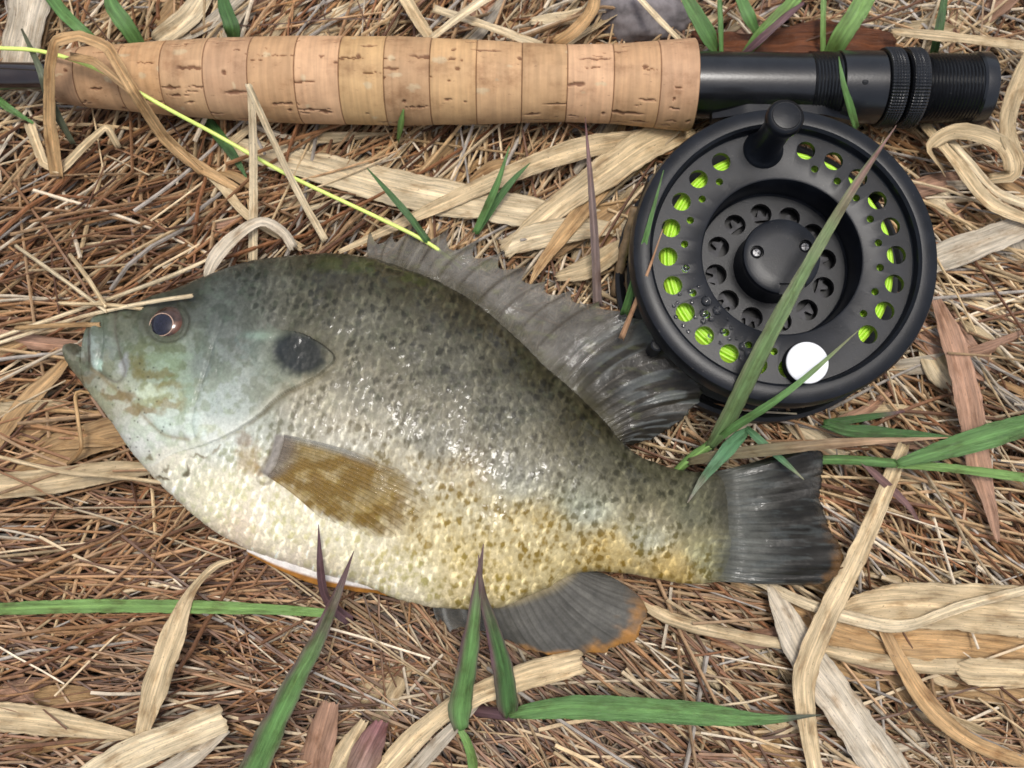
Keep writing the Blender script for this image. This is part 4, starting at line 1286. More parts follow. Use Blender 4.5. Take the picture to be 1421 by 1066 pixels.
CAU = [(965, 660, 1085, 629), (968, 667, 1137, 625), (970, 682, 1141, 652), (972, 698, 1137, 684), (973, 715, 1143, 710), (973, 733, 1152, 735), (972, 752, 1167, 759), (970, 772, 1169, 786), (966, 788, 1153, 803), (962, 799, 1128, 812), (958, 804, 1060, 808)]


def cau_c(x, y, T, w, ph):
    n_ = fbm(x / 14, y / 8, 210, 3)
    c = mixc(np.broadcast_to(lin((80, 81, 75)), x.shape + (3,)), lin((34, 32, 28)), sstep(0.3, 0.75, w))
    c = c * (0.6 + 0.8 * n_)[..., None]
    c = mixc(c, lin((32, 30, 27)), 0.55 * np.maximum(0, ph) ** 3 * sstep(.25, .5, w))
    c = mixc(c, lin((72, 76, 74)), 0.5 * sstep(.55, .7, fbm(x / 30, y / 5, 211, 3)))
    c = mixc(c, lin((118, 84, 46)), 0.6 * sstep(.90, 1.0, w + .18 * (n_ - .5)) * sstep(3.5, 7, T + 0 * w))
    bc, ok = fish_c(x, y)
    c = mixc(c, bc, sstep(1034, 985, x + 16 * (vnoise(y / 4, x / 30, 316) - .5)) * ok)
    return c, 0.97 - 0.25 * sstep(.9, 1, w)


fin('tail_fin', CAU, lambda x, y, T, w: 18.6 + 2.4 * sstep(0, .34, w) + (1.6 * np.sin(T * 0.9 + .3) - 2.2) * np.maximum(0, w - .3) + 1.1 * sstep(.3, .6, w) * np.sin(T * 2.6 + x / 60) * w * np.sin(np.pi * np.clip(w, 0, 1) * .8), cau_c, np.arange(11) * 2.2, bow=0.02, ridge=0.13, label='dark grey tail fin with orange-brown lower edge', seed=2)

ANA = [(600, 832, 606, 862), (615, 836, 626, 879), (640, 838, 662, 881), (665, 836, 700, 891), (690, 834, 730, 903), (712, 829, 762, 911), (732, 820, 797, 914), (750, 811, 842, 905), (765, 803, 880, 890), (778, 796, 899, 858), (788, 790, 891, 832), (796, 786, 862, 808), (800, 785, 830, 793)]


def ana_c(x, y, T, w, ph):
    n_ = fbm(x / 14, y / 14, 220, 3)
    c = np.broadcast_to(lin((84, 82, 76)), x.shape + (3,)) * (0.65 + 0.7 * n_)[..., None]
    c = mixc(c, lin((62, 60, 54)), 0.6 * np.maximum(0, ph) ** 3)
    c = mixc(c, lin((196, 196, 190)), 0.35 * np.maximum(0, ph) ** 2 * sstep(3.5, 1, T + 0 * w))
    f = sstep(.76, 1.0, w + .35 * (n_ - .5)) * sstep(2.5, 5, T + 0 * w) * sstep(11, 8.5, T + 0 * w)
    c = mixc(c, lin((164, 112, 42)), 0.8 * f)
    c = mixc(c, lin((180, 160, 110)), 0.6 * sstep(.18, 0, w))
    return c, 0.93 - 0.3 * sstep(4, 1, T + 0 * w) - 0.2 * sstep(.85, 1, w)


fin('anal_fin', ANA, lambda x, y, T, w: 18.5 - 3.0 * w + 0.5 * np.sin(T * 1.7) * w, ana_c, np.r_[np.arange(4), 4 + np.arange(9) * 2.2], notch=[.3, .3, .22, .12, .06, .04, .03, .03, .03, .02, 0, 0, 0], bow=0.05, label='grey fin under the tail with an orange margin', seed=3)

PEC = [(394, 603, 552, 650), (394, 610, 586, 678), (392, 619, 597, 702), (389, 628, 590, 722), (386, 637, 574, 739), (383, 645, 540, 747), (378, 653, 498, 739), (371, 661, 440, 716)]


def pec_c(x, y, T, w, ph):
    n_ = fbm(x / 16, y / 16, 230, 4)
    c = np.broadcast_to(lin((152, 124, 52)), x.shape + (3,)) * (0.6 + 0.8 * n_)[..., None]
    c = mixc(c, lin((118, 88, 26)), 0.8 * sstep(.42, .6, fbm(x / 22, y / 15, 231, 3)))
    c = mixc(c, lin((104, 80, 30)), 0.55 * np.maximum(0, ph) ** 3)
    c = mixc(c, lin((150, 150, 142)), 0.85 * sstep(1.4, 0.2, T + 0 * w) * sstep(.85, .5, w))
    c = mixc(c, lin((120, 112, 104)), 0.8 * sstep(.14, .02, w))
    a = 0.34 + 0.25 * sstep(.42, .6, fbm(x / 22, y / 15, 231, 3)) + 0.16 * np.maximum(0, ph) ** 4 - 0.50 * sstep(.74, 1, w + .25 * (n_ - .5)) - 0.15 * sstep(1.2, 0, T + 0 * w)
    return c, np.clip(a, 0.10, 1)


fin('pectoral_fin', PEC, lambda x, y, T, w: fish_z(x, y) + 0.30 + 0.7 * np.sin(np.pi * np.clip(w, 0, 1)) * (0.4 + 0.1 * T), pec_c, np.arange(8) * 2.6, bow=-0.03, ridge=0.12, thick=0.2, per=30, label='translucent golden side fin spread flat on the body', seed=4)
PEL = [(342, 758, 343, 768), (395, 776, 388, 792), (450, 794, 441, 811), (500, 808, 492, 821), (538, 819, 541, 825)]


def pel_c(x, y, T, w, ph):
    c = mixc(np.broadcast_to(lin((232, 224, 214)), x.shape + (3,)), lin((150, 100, 40)), sstep(.45, .7, w + 0.08 * (T - 2)))
    return c * (0.8 + 0.4 * fbm(x / 12, y / 5, 240, 2))[..., None], np.ones(x.shape)


fin('pelvic_fin', PEL, lambda x, y, T, w: 21.5 - 2.0 * w, pel_c, np.arange(5) * .8, ridge=0.1, thick=0.8, nw=16, label='folded belly fin with white and rusty edge', seed=5)

# ------------------------------------------------------------------ the fly line
lp = np.array([(-1200, 190, 13), (-700, 110, 15), (-160, 64, 26), (0, 67, 30), (65, 73, 31.5), (135, 96, 32.6), (185, 124, 32.3), (240, 155, 29), (300, 187, 23), (400, 243, 20), (520, 300, 19.5), (592, 336, 18.5), (640, 372, 14)], float)
q = spline(lp, 160)
path = P(q[:, 0], q[:, 1], q[:, 2])[None]
v, f, c = stem_mesh(path, np.array([0.52]), np.ones((1, 3)), 4, 1.0)
def tube(path, r, sides=10):
    n = len(path); r = np.broadcast_to(r, (n,))
    tan = np.gradient(path, axis=0); tan /= np.linalg.norm(tan, axis=1, keepdims=True)
    side = np.cross([0, 0, 1.0], tan); side /= np.maximum(np.linalg.norm(side, axis=1, keepdims=True), 1e-6); up = np.cross(tan, side)
    th = np.arange(sides) * 2 * np.pi / sides
    v = path[:, None] + r[:, None, None] * (np.cos(th)[None, :, None] * side[:, None] + np.sin(th)[None, :, None] * up[:, None])
    v = np.vstack([v.reshape(-1, 3), path[:1], path[-1:]])
    a = np.arange(sides); b = (a + 1) % sides
    tri = np.vstack([np.stack([b, a, np.full(sides, n * sides)], -1), np.stack([(n - 1) * sides + a, (n - 1) * sides + b, np.full(sides, n * sides + 1)], -1)])
    return v, [grid_faces(n, sides, True), tri]


v, f = tube(path[0], 0.52)
obj('fly_line', mesh_np('fly_line', v, f), M_LINE2, label='bright yellow-green fly line trailing over the cork grip', cat='fishing line')

# ------------------------------------------------------------------ dead leaves one can pick out
dry('dry_grass_leaf', 'folded tan leaf arching over the thin end of the cork grip', [(80, 245, 13, 22), (70, 170, 24, 19), (70, 95, 36, 17), (78, 58, 41, 17), (110, 50, 42, 15), (150, 66, 40, 17), (185, 125, 36, 17), (228, 190, 22, 18), (262, 222, 16, 16), (330, 262, 14, 12)], OCHRE * 1.15, m=9, fold=.3, crease=True, twist=.5, n=120)
dry('dry_grass_leaf', 'thin yellowish leaf looped under the arching leaf at the cork grip', [(95, 78, 36, 13), (130, 85, 38, 11), (180, 125, 35, 11), (220, 185, 22, 11), (280, 240, 15, 10)], OCHRE, m=7, crease=True)
dry('dry_grass_leaf', 'bent pale leaf standing in a sharp peak beside the folded tan leaf', [(40, 170, 15, 14), (60, 225, 14, 14), (85, 235, 14, 14), (120, 200, 17, 13), (148, 176, 21, 12), (165, 205, 16, 8)], TAN, m=7, crease=True)
dry('dry_grass_stalk', 'upright pale flat stalk between the cork grip and the fish back', [(351, 364, 14, 13), (352, 250, 22, 13), (350, 150, 35, 11), (346, 118, 39, 8)], STRAWY, m=7, fold=.2)
dry('dry_grass_stalk', 'slanting cream stalk hanging from the tip of the upright stalk', [(344, 117, 39.5, 9), (372, 180, 32, 10), (410, 260, 22, 10), (452, 335, 14, 10)], STRAWY, m=7, fold=.2)
dry('dry_grass_leaf', 'curled whitish leaf touching the top of the fish head', [(286, 388, 21, 8), (300, 358, 20, 22), (328, 328, 19, 20), (362, 308, 19, 13), (392, 322, 17, 14), (408, 345, 15, 15)], GREY * 1.12, m=11, fold=.1, curl=.25)
dry('dry_grass_leaf', 'long pale ribbed leaf running under the fly line to the reel', [(310, 200, 13, 26), (420, 226, 14, 44), (560, 262, 14.5, 50), (700, 288, 15, 46), (800, 302, 14, 40), (880, 318, 12, 26)], STRAWY * .95, m=17, fold=-.08, wav=.7)
dry('dry_grass_leaf', 'long narrow leaf slanting from the folded leaf towards the fish', [(235, 200, 14, 13), (300, 250, 14, 13), (345, 300, 14, 12), (420, 345, 13, 11)], TAN, m=7)
dry('dry_grass_leaf', 'straw leaf crossing the long pale ribbed leaf diagonally', [(470, 350, 13.5, 6), (600, 290, 15.5, 18), (700, 245, 16.5, 24), (800, 208, 16.5, 30), (900, 188, 14, 20)], TAN, m=9, twist=.3)
dry('dry_grass_leaf', 'broad buff leaf rising to the thick end of the cork grip', [(700, 352, 14, 20), (770, 290, 16, 34), (840, 240, 17, 44), (900, 200, 16.5, 44), (960, 178, 13, 30)], TAN * .98, m=15, wav=.6)
dry('dry_grass_leaf', 'short blunt buff leaf behind the spines of the back fin', [(695, 345, 14, 24), (745, 328, 15.5, 38), (800, 318, 16, 36), (850, 316, 14, 18)], STRAWY * .95, m=13, fold=.05)
dry('dry_grass_leaf', 'torn ochre leaf tip pointing down at the back fin', [(838, 255, 15, 26), (790, 315, 17, 22), (752, 365, 18, 14), (735, 395, 18, 3)], OCHRE * 1.05, m=11)
dry('dry_grass_leaf', 'crumpled tan leaf scrap between back fin and reel rim', [(770, 385, 14, 12), (815, 372, 17, 30), (850, 350, 16, 24), (872, 330, 14, 10)], TAN * .9, m=11, wav=1.2)
dry('dry_grass_leaf', 'spindle-shaped spotted leaf with a curled hair-thin tip', [(188, 1052, 14, 5), (202, 1000, 16, 26), (222, 935, 19, 38), (243, 875, 21, 34), (258, 835, 21, 18), (275, 808, 20, 12), (300, 785, 18, 10), (328, 776, 16, 3)], TAN * 0.95, m=15, fold=.12)
dry('dry_grass_leaf', 'tapering pinkish tan leaf lying level beside the spotted leaf', [(-20, 992, 14, 36), (60, 1000, 15, 38), (130, 1012, 15, 24), (190, 1022, 14, 6)], TAN * .95, m=13)
dry('dry_grass_leaf', 'wide cream leaf with a ragged blunt end below the spotted leaf', [(110, 1090, 12, 40), (180, 1050, 14.5, 46), (250, 1020, 16, 44), (312, 995, 15, 40)], STRAWY, m=15, wav=.5)
dry('dry_grass_leaf', 'thin silvery leaf underlapping the wide cream leaf', [(205, 1085, 12, 24), (265, 1050, 13.5, 26), (312, 1012, 13.5, 16)], GREY, m=9)
dry('dry_leaf_sheath', 'brown mottled husk standing up among the stems', [(430, 1085, 9, 46), (442, 1035, 15, 44), (458, 975, 20, 24)], PINK * .9, m=13, curl=-.5)
dry('dry_leaf_sheath', 'cream husk leaning beside the mottled brown husk', [(455, 1090, 9, 40), (480, 1045, 14, 34), (506, 1000, 17, 12)], TAN, m=11, curl=-.4)
dry('dry_leaf_sheath', 'purplish husk with a pointed top next to the cream husk', [(485, 1095, 10, 50), (508, 1045, 16, 44), (530, 1002, 20, 16)], lin((160, 132, 118)), m=13, curl=-.5, tip=lin((140, 98, 98)), tipfrom=.2)
dry('dry_grass_leaf', 'long speckled leaf with a square cut end below the belly fin', [(520, 1085, 13, 34), (580, 1020, 15, 30), (640, 975, 16, 28), (720, 942, 17, 34), (770, 928, 17, 36), (808, 918, 16, 32)], TAN * 1.05, m=13, fold=-.1)
dry('dry_grass_leaf', 'grey weathered leaf slanting up to the double green shoot', [(560, 1085, 12, 22), (610, 1030, 14, 20), (650, 990, 15, 12), (668, 972, 14, 5)], GREY * .85, m=9)
dry('dry_grass_leaf', 'long flat buff leaf crossing the thatch just beyond the tail', [(1255, 615, 16, 16), (1225, 690, 18, 24), (1190, 770, 19, 28), (1150, 850, 19.5, 32), (1118, 930, 18.5, 34), (1118, 990, 17, 26), (1135, 1090, 14, 22)], TAN * 1.02, m=13, fold=.12)
dry('dry_grass_leaf', 'pale spotted leaf spreading from a pointed husk under the tail', [(1066, 812, 16, 6), (1085, 845, 17, 30), (1115, 905, 17, 46), (1165, 975, 16.5, 54), (1245, 1090, 14, 62)], GREY * 1.08, m=17, fold=-.05)
dry('dry_grass_stalk', 'long jointed tan stalk starting at the fin under the tail', [(880, 832, 14, 8), (940, 862, 15, 20), (1040, 886, 16, 17), (1130, 900, 16, 15), (1250, 922, 16, 22), (1440, 928, 15, 20)], TAN * .92, m=9, curl=-.6)
dry('dry_grass_leaf', 'broad crinkled buff leaf pointing at the long flat leaf', [(1150, 862, 15, 8), (1195, 845, 16, 40), (1280, 840, 16.5, 60), (1440, 850, 15, 70)], TAN * .95, m=17, wav=1.4)
dry('dry_grass_leaf', 'narrow cream leaf lying along the broad crinkled leaf', [(1040, 800, 15, 14), (1120, 838, 17.5, 16), (1200, 862, 18, 18), (1260, 868, 18, 16), (1340, 840, 18, 14), (1440, 815, 17, 12)], STRAWY * .95, m=9)
dry('dry_grass_leaf', 'torn tan leaf end with reddish stains beside the jointed stalk', [(1325, 925, 15, 10), (1350, 932, 17, 36), (1400, 934, 17, 38), (1450, 936, 16, 36)], TAN, m=13, wav=1.0)
dry('dry_grass_leaf', 'slender ochre leaf curving down from the jointed stalk', [(1212, 845, 14, 8), (1245, 910, 16, 20), (1290, 980, 16, 26), (1350, 1030, 15.5, 22), (1440, 1064, 14, 18)], OCHRE * 1.1, m=11, twist=.3)
dry('dry_grass_leaf', 'wide buff sheet of dead leaf under the jointed stalk', [(1090, 840, 12, 30), (1200, 880, 13.5, 66), (1330, 890, 13.5, 60), (1440, 905, 12, 40)], OCHRE * 1.1, m=17, wav=1.2)
dry('dry_grass_leaf', 'pinkish brown leaf folded lengthwise beyond the reel', [(1296, 410, 14, 12), (1322, 480, 16, 32), (1342, 560, 16.5, 38), (1355, 640, 16, 32), (1372, 700, 15, 20), (1385, 752, 14, 6)], PINK, m=13, fold=.35)
dry('dry_grass_leaf', 'pale mottled strap leaf running out from the reel rim', [(1285, 365, 15, 38), (1340, 345, 16.5, 40), (1400, 322, 16.5, 38), (1450, 300, 15, 30)], GREY, m=13)
dry('dry_grass_stalk', 'double creased tan stalk sloping away from the lock rings', [(1280, 172, 15, 14), (1325, 225, 18, 17), (1372, 282, 19, 20), (1440, 312, 17, 16)], TAN, m=9, fold=.5)
dry('dry_grass_stalk', 'slim tan stalk beside the double creased stalk', [(1305, 180, 15, 11), (1345, 225, 17.5, 12), (1385, 268, 18.5, 13), (1440, 290, 17, 12)], STRAWY * .92, m=7, fold=.3)
dry('dry_grass_leaf', 'loose curl of dead leaf below the butt cap', [(1310, 240, 14, 24), (1290, 205, 18, 26), (1330, 182, 20, 24), (1390, 200, 20, 22), (1405, 240, 18, 26), (1370, 250, 14, 22)], TAN * 1.02, m=11, roll=.6)
dry('dry_grass_leaf', 'tall tan leaf bending round the butt cap', [(1440, 60, 18, 20), (1412, 120, 24, 24), (1398, 180, 22, 20), (1420, 235, 17, 16)], TAN, m=9, roll=.5)
dry('dry_grass_leaf', 'straight tan leaf above the black reel seat', [(1238, 44, 20, 11), (1320, 52, 21, 15), (1440, 66, 20, 13)], TAN * .9, m=9)
dry('dry_dead_leaf', 'crumpled rusty brown dead leaf behind the reel seat', [(960, 48, 13, 20), (1010, 62, 15, 34), (1080, 62, 16, 46), (1150, 60, 16, 60), (1240, 66, 14, 40)], RUST * 1.1, m=17, wav=2.6)
dry('dry_grass_leaf', 'wide whitish dead leaf standing behind the rod shaft', [(50, -40, 16, 56), (40, 20, 15, 56), (28, 80, 11, 52), (20, 130, 8, 40)], GREY * 1.1, m=15)
dry('dry_grass_stalk', 'pale flat stalk propped against the middle of the cork grip', [(690, -12, 20, 14), (640, 22, 22, 13), (596, 56, 20, 10)], STRAWY, m=7, fold=.3)
dry('dry_grass_stalk', 'slanting tan stalk ending behind the middle of the cork grip', [(552, -20, 15, 18), (575, 20, 17, 18), (600, 58, 16, 14)], TAN, m=7, fold=.3)
dry('dry_grass_stalk', 'long cream stalk sloping down behind the cork grip', [(600, 12, 15, 12), (680, 38, 18, 13), (750, 64, 16, 12)], STRAWY * .95, m=7, fold=.3)
dry('dry_grass_stalk', 'thin pale stalk crossing in front of the grey stone', [(880, -10, 18, 8), (915, 28, 20, 9), (945, 58, 18, 8)], STRAWY, m=7, fold=.3)
dry('dry_grass_leaf', 'arched yellowish leaf behind the grip near the grey stone', [(770, 62, 18, 16), (800, 40, 21, 18), (822, 12, 20, 18), (826, -20, 16, 14)], OCHRE * 1.15, m=9, roll=.4)
dry('dry_grass_leaf', 'brown sodden leaf tucked under the fish throat', [(10, 655, 11, 30), (90, 622, 13, 46), (150, 602, 13.5, 44), (205, 595, 12, 26)], OCHRE * .8, m=15, wav=1.2)
dry('dry_grass_leaf', 'grey-tan leaf pointing at the fish throat from open thatch', [(-20, 676, 12, 34), (70, 668, 13.5, 36), (150, 655, 14, 30), (215, 650, 12, 14)], TAN * .85, m=13, wav=.8)
dry('dry_grass_leaf', 'ochre leaf lying slantwise below the lower jaw', [(-10, 620, 12, 20), (30, 565, 14, 26), (75, 520, 14, 20), (100, 490, 12, 8)], OCHRE * .9, m=11)

# thin stems that touch the fish
for lab, pts, c in [
    ('whitish thin stem resting on the fish forehead above the eye', [(-10, 478, 15, 5), (110, 440, 22, 5.5), (200, 420, 28.5, 6), (266, 410, 31.5, 6)], STRAWY),
    ('short tan stem end lying on the fish snout', [(80, 420, 20, 5), (150, 423, 25.5, 5.5), (197, 428, 27, 6)], TAN),
    ('orange-brown stem end poking at the fish upper lip', [(20, 455, 18, 6), (80, 451, 23, 6.5), (138, 450, 25.5, 7)], OCHRE),
    ('pale stem running down to the fish snout', [(20, 340, 16, 5), (90, 390, 21, 5.5), (147, 432, 25, 6)], STRAWY * .9),
    ('cream stem leaning across to the pale stem at the snout', [(95, 352, 16, 6), (120, 385, 20, 6), (146, 425, 25.5, 6)], TAN),
    ('pale wiry stem sloping up along the fish forehead', [(-10, 470, 14, 6), (120, 425, 19, 6), (230, 385, 20, 6), (320, 345, 16, 4)], STRAWY),
    ('kinked brown stem standing below the lower jaw', [(130, 546, 15, 4), (105, 545, 18, 5), (107, 580, 20, 5), (111, 622, 19, 6), (92, 645, 14, 4)], OCHRE),
    ('long tan stem ending on the fish throat', [(-10, 632, 14, 5), (90, 655, 17, 6), (180, 664, 22, 6), (251, 673, 25, 6)], TAN * .9)]:
    sd[0] += 1
    obj('dry_straw', ribbon(pts, c, seed=sd[0], m=5, fold=-.5, thick=.6), M_DRY, label=lab, cat='straw')

# a snapped twig and a stone
q = spline(np.array([(882, 288, 24, 9), (872, 325, 20, 8), (862, 365, 16, 8), (852, 410, 12, 8)], float), 24)
v, f = tube(P(q[:, 0], q[:, 1], q[:, 2]), 1.25 + 0.15 * np.sin(np.arange(24) * 1.3), 10)
obj('snapped_twig', mesh_np('snapped_twig', v, f), M_TWIG, label='short snapped brown twig leaning against the reel rim', cat='twig')
sc_ = P(885, 22, 6)
bm = bmesh.new(); bmesh.ops.create_icosphere(bm, subdivisions=5, radius=1)
for v in bm.verts:
    d = 1 + 0.35 * (float(fbm(np.array(v.co.x * 2 + 3), np.array(v.co.y * 2 + v.co.z), 5)) - 0.5)
    v.co = Vector((sc_[0] + v.co.x * 15 * d, sc_[1] + v.co.y * 9 * d, sc_[2] + v.co.z * 8 * d)) * S
me = bpy.data.meshes.new('stone'); bm.to_mesh(me); bm.free()
me.polygons.foreach_set('use_smooth', np.ones(len(me.polygons), bool))
obj('stone', me, M_STONE, label='rough grey stone sunk in the grass behind the cork grip', cat='stone')


# ------------------------------------------------------------------ living green grass
def shoot(name, label, leaves, group=None):
    """a grass shoot: one or several leaves from one root"""
    x, y, z = leaves[0][0][0][:3]
    root = empty(name, P(x, y, max(z - 3, 6)), label, 'grass', group)
    for pts, kw in leaves:
        sd[0] += 1
        k = dict(col=GRN, m=9, fold=.25); k.update(kw)
        c = k.pop('col')
        nm = k.pop('name', 'leaf')
        obj(nm, ribbon(pts, c, seed=sd[0], **k), M_GREEN, root)
    return root


def blade(name, label, pts, **kw):
    sd[0] += 1
    k = dict(col=GRN, m=9, fold=.25); k.update(kw); c = k.pop('col')
    return obj(name, ribbon(pts, c, seed=sd[0], **k), M_GREEN, label=label, cat='grass')


blade('green_grass_leaf', 'long straight green leaf lying level across brown thatch', [(-60, 845, 19, 17), (0, 845, 19.5, 17), (120, 841, 20, 18), (260, 842, 20.5, 18), (380, 846, 20, 15), (452, 851, 18, 11), (480, 856, 15, 8)], col=GRN_L, m=9)
blade('green_grass_leaf', 'stout green and purple leaf pointing up at the belly fin', [(340, 1100, 16, 42), (365, 1040, 21, 40), (405, 955, 27, 30), (440, 890, 31, 22), (468, 825, 34, 12), (491, 765, 36, 1)], col=GRN, edge=PURP, tip=PURP, m=11, tipfrom=.35)
blade('green_grass_leaf', 'small dark purple leaf standing against the fish belly', [(486, 862, 15, 16), (465, 845, 18, 15), (451, 825, 23, 13), (445, 790, 29, 10), (442, 728, 34, 1)], col=PURP * .9, tip=PURP, m=9, fold=.4)
shoot('green_grass_shoot', 'green shoot with an upright purple-tipped leaf over the fish belly', [
    ([(640, 1012, 18, 20), (638, 985, 20, 30), (648, 925, 25, 29), (656, 870, 29, 22), (662, 820, 32, 13), (671, 755, 35, 1)], dict(edge=PURP, tip=PURP, tipfrom=.45, col=GRN)),
    ([(638, 1012, 17.5, 8), (648, 1030, 17, 12), (656, 1060, 14, 13), (655, 1100, 10, 10)], dict(name='stalk', col=GRN_L))])
shoot('green_grass_shoot', 'green shoot with a purple leaf and a long level leaf pointing at the spotted leaf', [
    ([(706, 996, 17, 16), (704, 975, 20, 28), (697, 925, 25, 27), (683, 870, 29, 20), (670, 825, 32, 11), (664, 770, 35, 1)], dict(edge=PURP, tip=PURP, tipfrom=.4, col=GRN_D * 1.1)),
    ([(706, 992, 18, 10), (740, 986, 20, 22), (800, 981, 22, 32), (880, 984, 23, 34), (970, 990, 22, 30), (1060, 998, 20, 15), (1140, 992, 18, 1)], dict(col=GRN, tip=lin((92, 96, 80)), tipfrom=.75)),
    ([(712, 995, 17, 14), (680, 990, 14, 16), (640, 985, 10, 14)], dict(name='stalk', col=PURP * .8, curl=-.5, fold=0))])
shoot('green_grass_shoot', 'tall shoot with a long leaf leaning right across the reel', [
    ([(984, 622, 22, 12), (1005, 590, 30, 24), (1035, 530, 40, 25), (1065, 470, 46, 23), (1100, 405, 49, 20), (1140, 335, 50, 16), (1190, 252, 49, 11), (1244, 174, 47, 1)], dict(col=lin((112, 138, 88)), tip=lin((138, 104, 100)), tipfrom=.5, edge=lin((120, 126, 92)))),
    ([(986, 618, 22, 8), (1020, 592, 32, 12), (1070, 560, 40, 11), (1120, 522, 43, 8), (1192, 458, 43, 1)], dict(col=GRN, tip=lin((128, 130, 96)), tipfrom=.5)),
    ([(930, 662, 17, 8), (955, 640, 20, 13), (985, 618, 23, 13)], dict(name='stalk', col=GRN_L, curl=-.7, fold=0)),
    ([(955, 641, 20, 10), (1000, 632, 25, 15), (1080, 623, 27, 16), (1180, 614, 27, 12), (1325, 607, 25, 1)], dict(col=lin((122, 112, 84)), tip=lin((196, 160, 128)), tipfrom=.2, fold=.3))])
shoot('green_grass_shoot', 'small shoot with two drooping leaves over the base of the tail', [
    ([(1038, 596, 25, 8), (1020, 612, 26, 20), (1000, 635, 27, 18), (975, 665, 26.5, 10), (954, 698, 26, 1)], dict(col=BLUEG, tip=lin((150, 140, 128)), tipfrom=.55)),
    ([(1036, 594, 25, 8), (1055, 612, 26, 12), (1085, 638, 25, 9), (1116, 666, 24, 1)], dict(col=BLUEG, tip=lin((150, 148, 120)), tipfrom=.6))])
shoot('green_grass_shoot', 'broad-leaved shoot lying beyond the tail with leaf to frame edge', [
    ([(1246, 643, 22, 10), (1290, 630, 24, 24), (1350, 612, 25, 32), (1430, 588, 25, 32), (1500, 570, 24, 24)], dict(col=GRN * .95)),
    ([(1246, 645, 21.5, 10), (1320, 650, 21, 12), (1430, 664, 19, 13), (1500, 672, 17, 12)], dict(col=GRN_L)),
    ([(1130, 638, 19, 12), (1180, 638, 20, 13), (1246, 643, 21.5, 12)], dict(name='stalk', col=GRN, curl=-.7, fold=0)),
    ([(1195, 640, 20, 6), (1225, 668, 18, 12), (1260, 702, 16, 8), (1275, 725, 14, 4)], dict(name='dead_sheath', col=lin((128, 98, 94))))])
shoot('green_grass_shoot', 'two-leaved green shoot between the reel and the broad-leaved shoot', [
    ([(1142, 588, 16, 10), (1180, 598, 18, 18), (1240, 602, 18.5, 16), (1325, 607, 17, 2)], dict(col=GRN_D * 1.1)),
    ([(1142, 587, 16, 8), (1185, 582, 18, 11), (1255, 571, 18, 3)], dict(col=GRN_D, tip=PURP, tipfrom=.6))])
blade('green_grass_leaf', 'purplish spike standing upright between grip and back fin', [(829, 425, 16, 12), (826, 350, 24, 11), (820, 260, 32, 9), (812, 163, 38, 1)], col=lin((136, 118, 112)), tip=lin((122, 86, 86)), m=7, fold=.5)
blade('green_grass_leaf', 'thin green leaf standing in front of the reel rim', [(866, 436, 24, 11), (880, 390, 32, 11), (900, 315, 40, 7), (921, 236, 44, 1)], col=GRN, m=7, fold=.5)
blade('dry_grass_spike', 'thin pinkish spike beside the green leaf at the reel rim', [(862, 470, 25, 8), (880, 425, 32, 6), (900, 375, 39, 4), (920, 318, 43, 1)], col=lin((190, 150, 116)), m=5, fold=.5)
blade('green_grass_leaf', 'narrow dark green leaf touching the front spines of the back fin', [(594, 336, 19, 9), (570, 303, 21, 10), (540, 268, 22, 8), (509, 233, 22, 1)], col=GRN_D, m=7)
shoot('green_grass_shoot', 'small forked green shoot rising between grip and back fin', [
    ([(659, 324, 15, 8), (675, 290, 19, 11), (692, 250, 23, 8), (707, 203, 26, 1)], dict(col=GRN)),
    ([(660, 324, 15, 8), (685, 285, 18, 12), (712, 250, 20, 9), (736, 226, 20, 1)], dict(col=GRN_D * 1.15))])
blade('green_grass_leaf', 'dark green leaf emerging from under the grip beneath the fly line', [(282, 160, 12, 14), (305, 190, 15, 17), (328, 222, 15, 10), (345, 252, 14, 1)], col=GRN_D, m=9)
blade('green_grass_leaf', 'tiny green leaf tip in front of the cork grip', [(552, 196, 15, 7), (556, 175, 22, 10), (560, 152, 27, 2)], col=GRN_L, m=7)
blade('green_grass_leaf', 'short green leaf crossing in front of the seat hood', [(1188, 178, 26, 12), (1180, 150, 31, 12), (1170, 115, 35, 8), (1164, 78, 36, 1)], col=GRN, m=7)
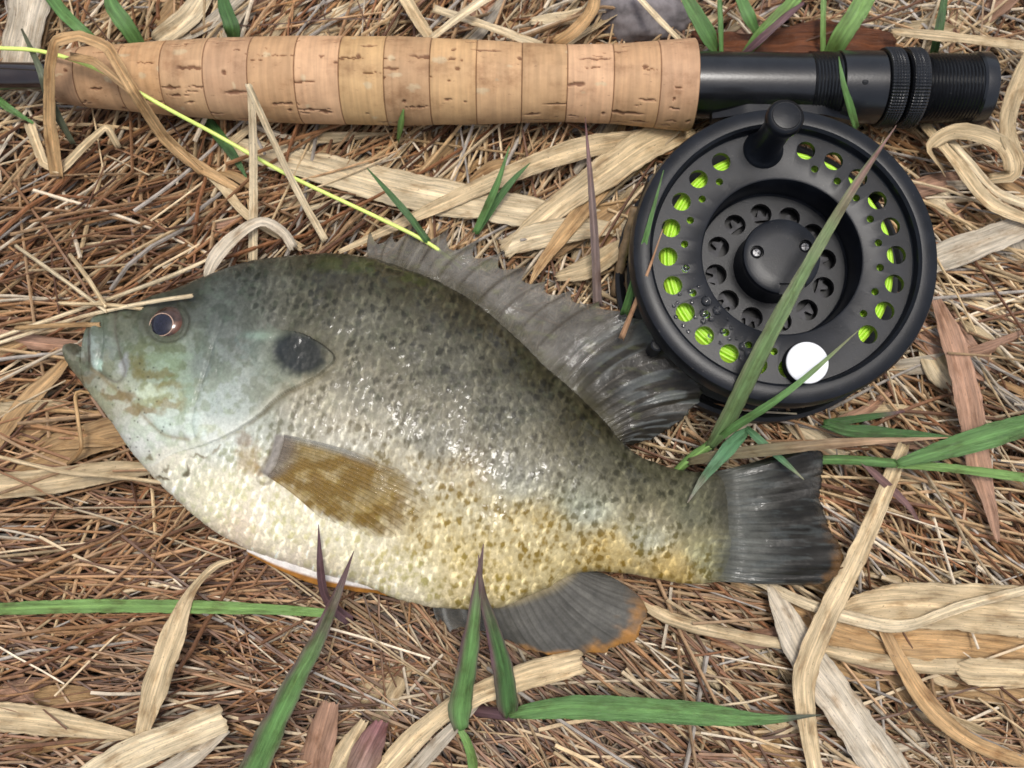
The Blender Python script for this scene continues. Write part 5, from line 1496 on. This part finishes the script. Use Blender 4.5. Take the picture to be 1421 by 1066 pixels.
for lab, pts, kw in [
    ('bright green leaf sloping down to the arched leaf at the grip', [(60, -20, 18, 18), (88, 18, 21, 17), (120, 48, 20, 15), (165, 85, 12, 8)], dict(col=GRN)),
    ('wide green leaf with a cut top behind the cork grip', [(150, -8, 20, 12), (158, 12, 20, 22), (178, 40, 18, 22), (200, 75, 12, 18)], dict(col=GRN)),
    ('pair-like stubby green leaf standing above the cork grip', [(306, -20, 18, 8), (312, 10, 20, 18), (322, 38, 20, 22), (326, 66, 14, 16)], dict(col=GRN_D * 1.1)),
    ('tapered green leaf rising where cork meets the black seat', [(998, 80, 14, 18), (985, 55, 20, 24), (965, 20, 23, 20), (945, -15, 24, 12)], dict(col=GRN)),
    ('slim vertical green stalk above the reel seat', [(1001, 80, 16, 6), (1000, 40, 20, 7), (998, -15, 23, 6)], dict(col=GRN)),
    ('green leaf crossed with a purplish one above the reel seat', [(1030, 80, 15, 10), (1060, 45, 21, 20), (1090, 15, 23, 20), (1115, -15, 23, 14)], dict(col=GRN_L)),
    ('purplish leaf crossed over a green one above the reel seat', [(1025, 82, 17, 8), (1055, 55, 23, 11), (1085, 28, 25, 10), (1115, 4, 25, 5)], dict(col=PURP)),
    ('short curved green leaf leaning towards the crossed leaves', [(1050, 46, 18, 14), (1038, 22, 22, 18), (1022, -15, 22, 12)], dict(col=GRN)),
    ('slim upright green stalk behind the thread of the seat', [(1142, 85, 16, 8), (1142, 40, 21, 8), (1143, -15, 24, 8)], dict(col=GRN_L)),
    ('broad bright green leaf leaning away from the seat thread', [(1150, 85, 15, 22), (1165, 55, 21, 28), (1188, 20, 24, 28), (1208, -15, 25, 24)], dict(col=GRN_L)),
    ('thin green leaf above the knurled lock rings', [(1295, 75, 14, 14), (1302, 45, 18, 12), (1310, 0, 20, 10), (1312, -20, 20, 8)], dict(col=GRN_D)),
    ('thin green leaf left of the cork grip below the shaft', [(-15, 128, 17, 10), (12, 150, 18, 10), (48, 172, 15, 3)], dict(col=GRN)),
    ('drab olive leaf crossing the dark rod shaft', [(30, 40, 22, 3), (55, 95, 33, 10), (72, 145, 27, 12), (102, 200, 17, 8)], dict(col=lin((104, 110, 88))))]:
    blade('green_grass_leaf', lab, pts, **kw)
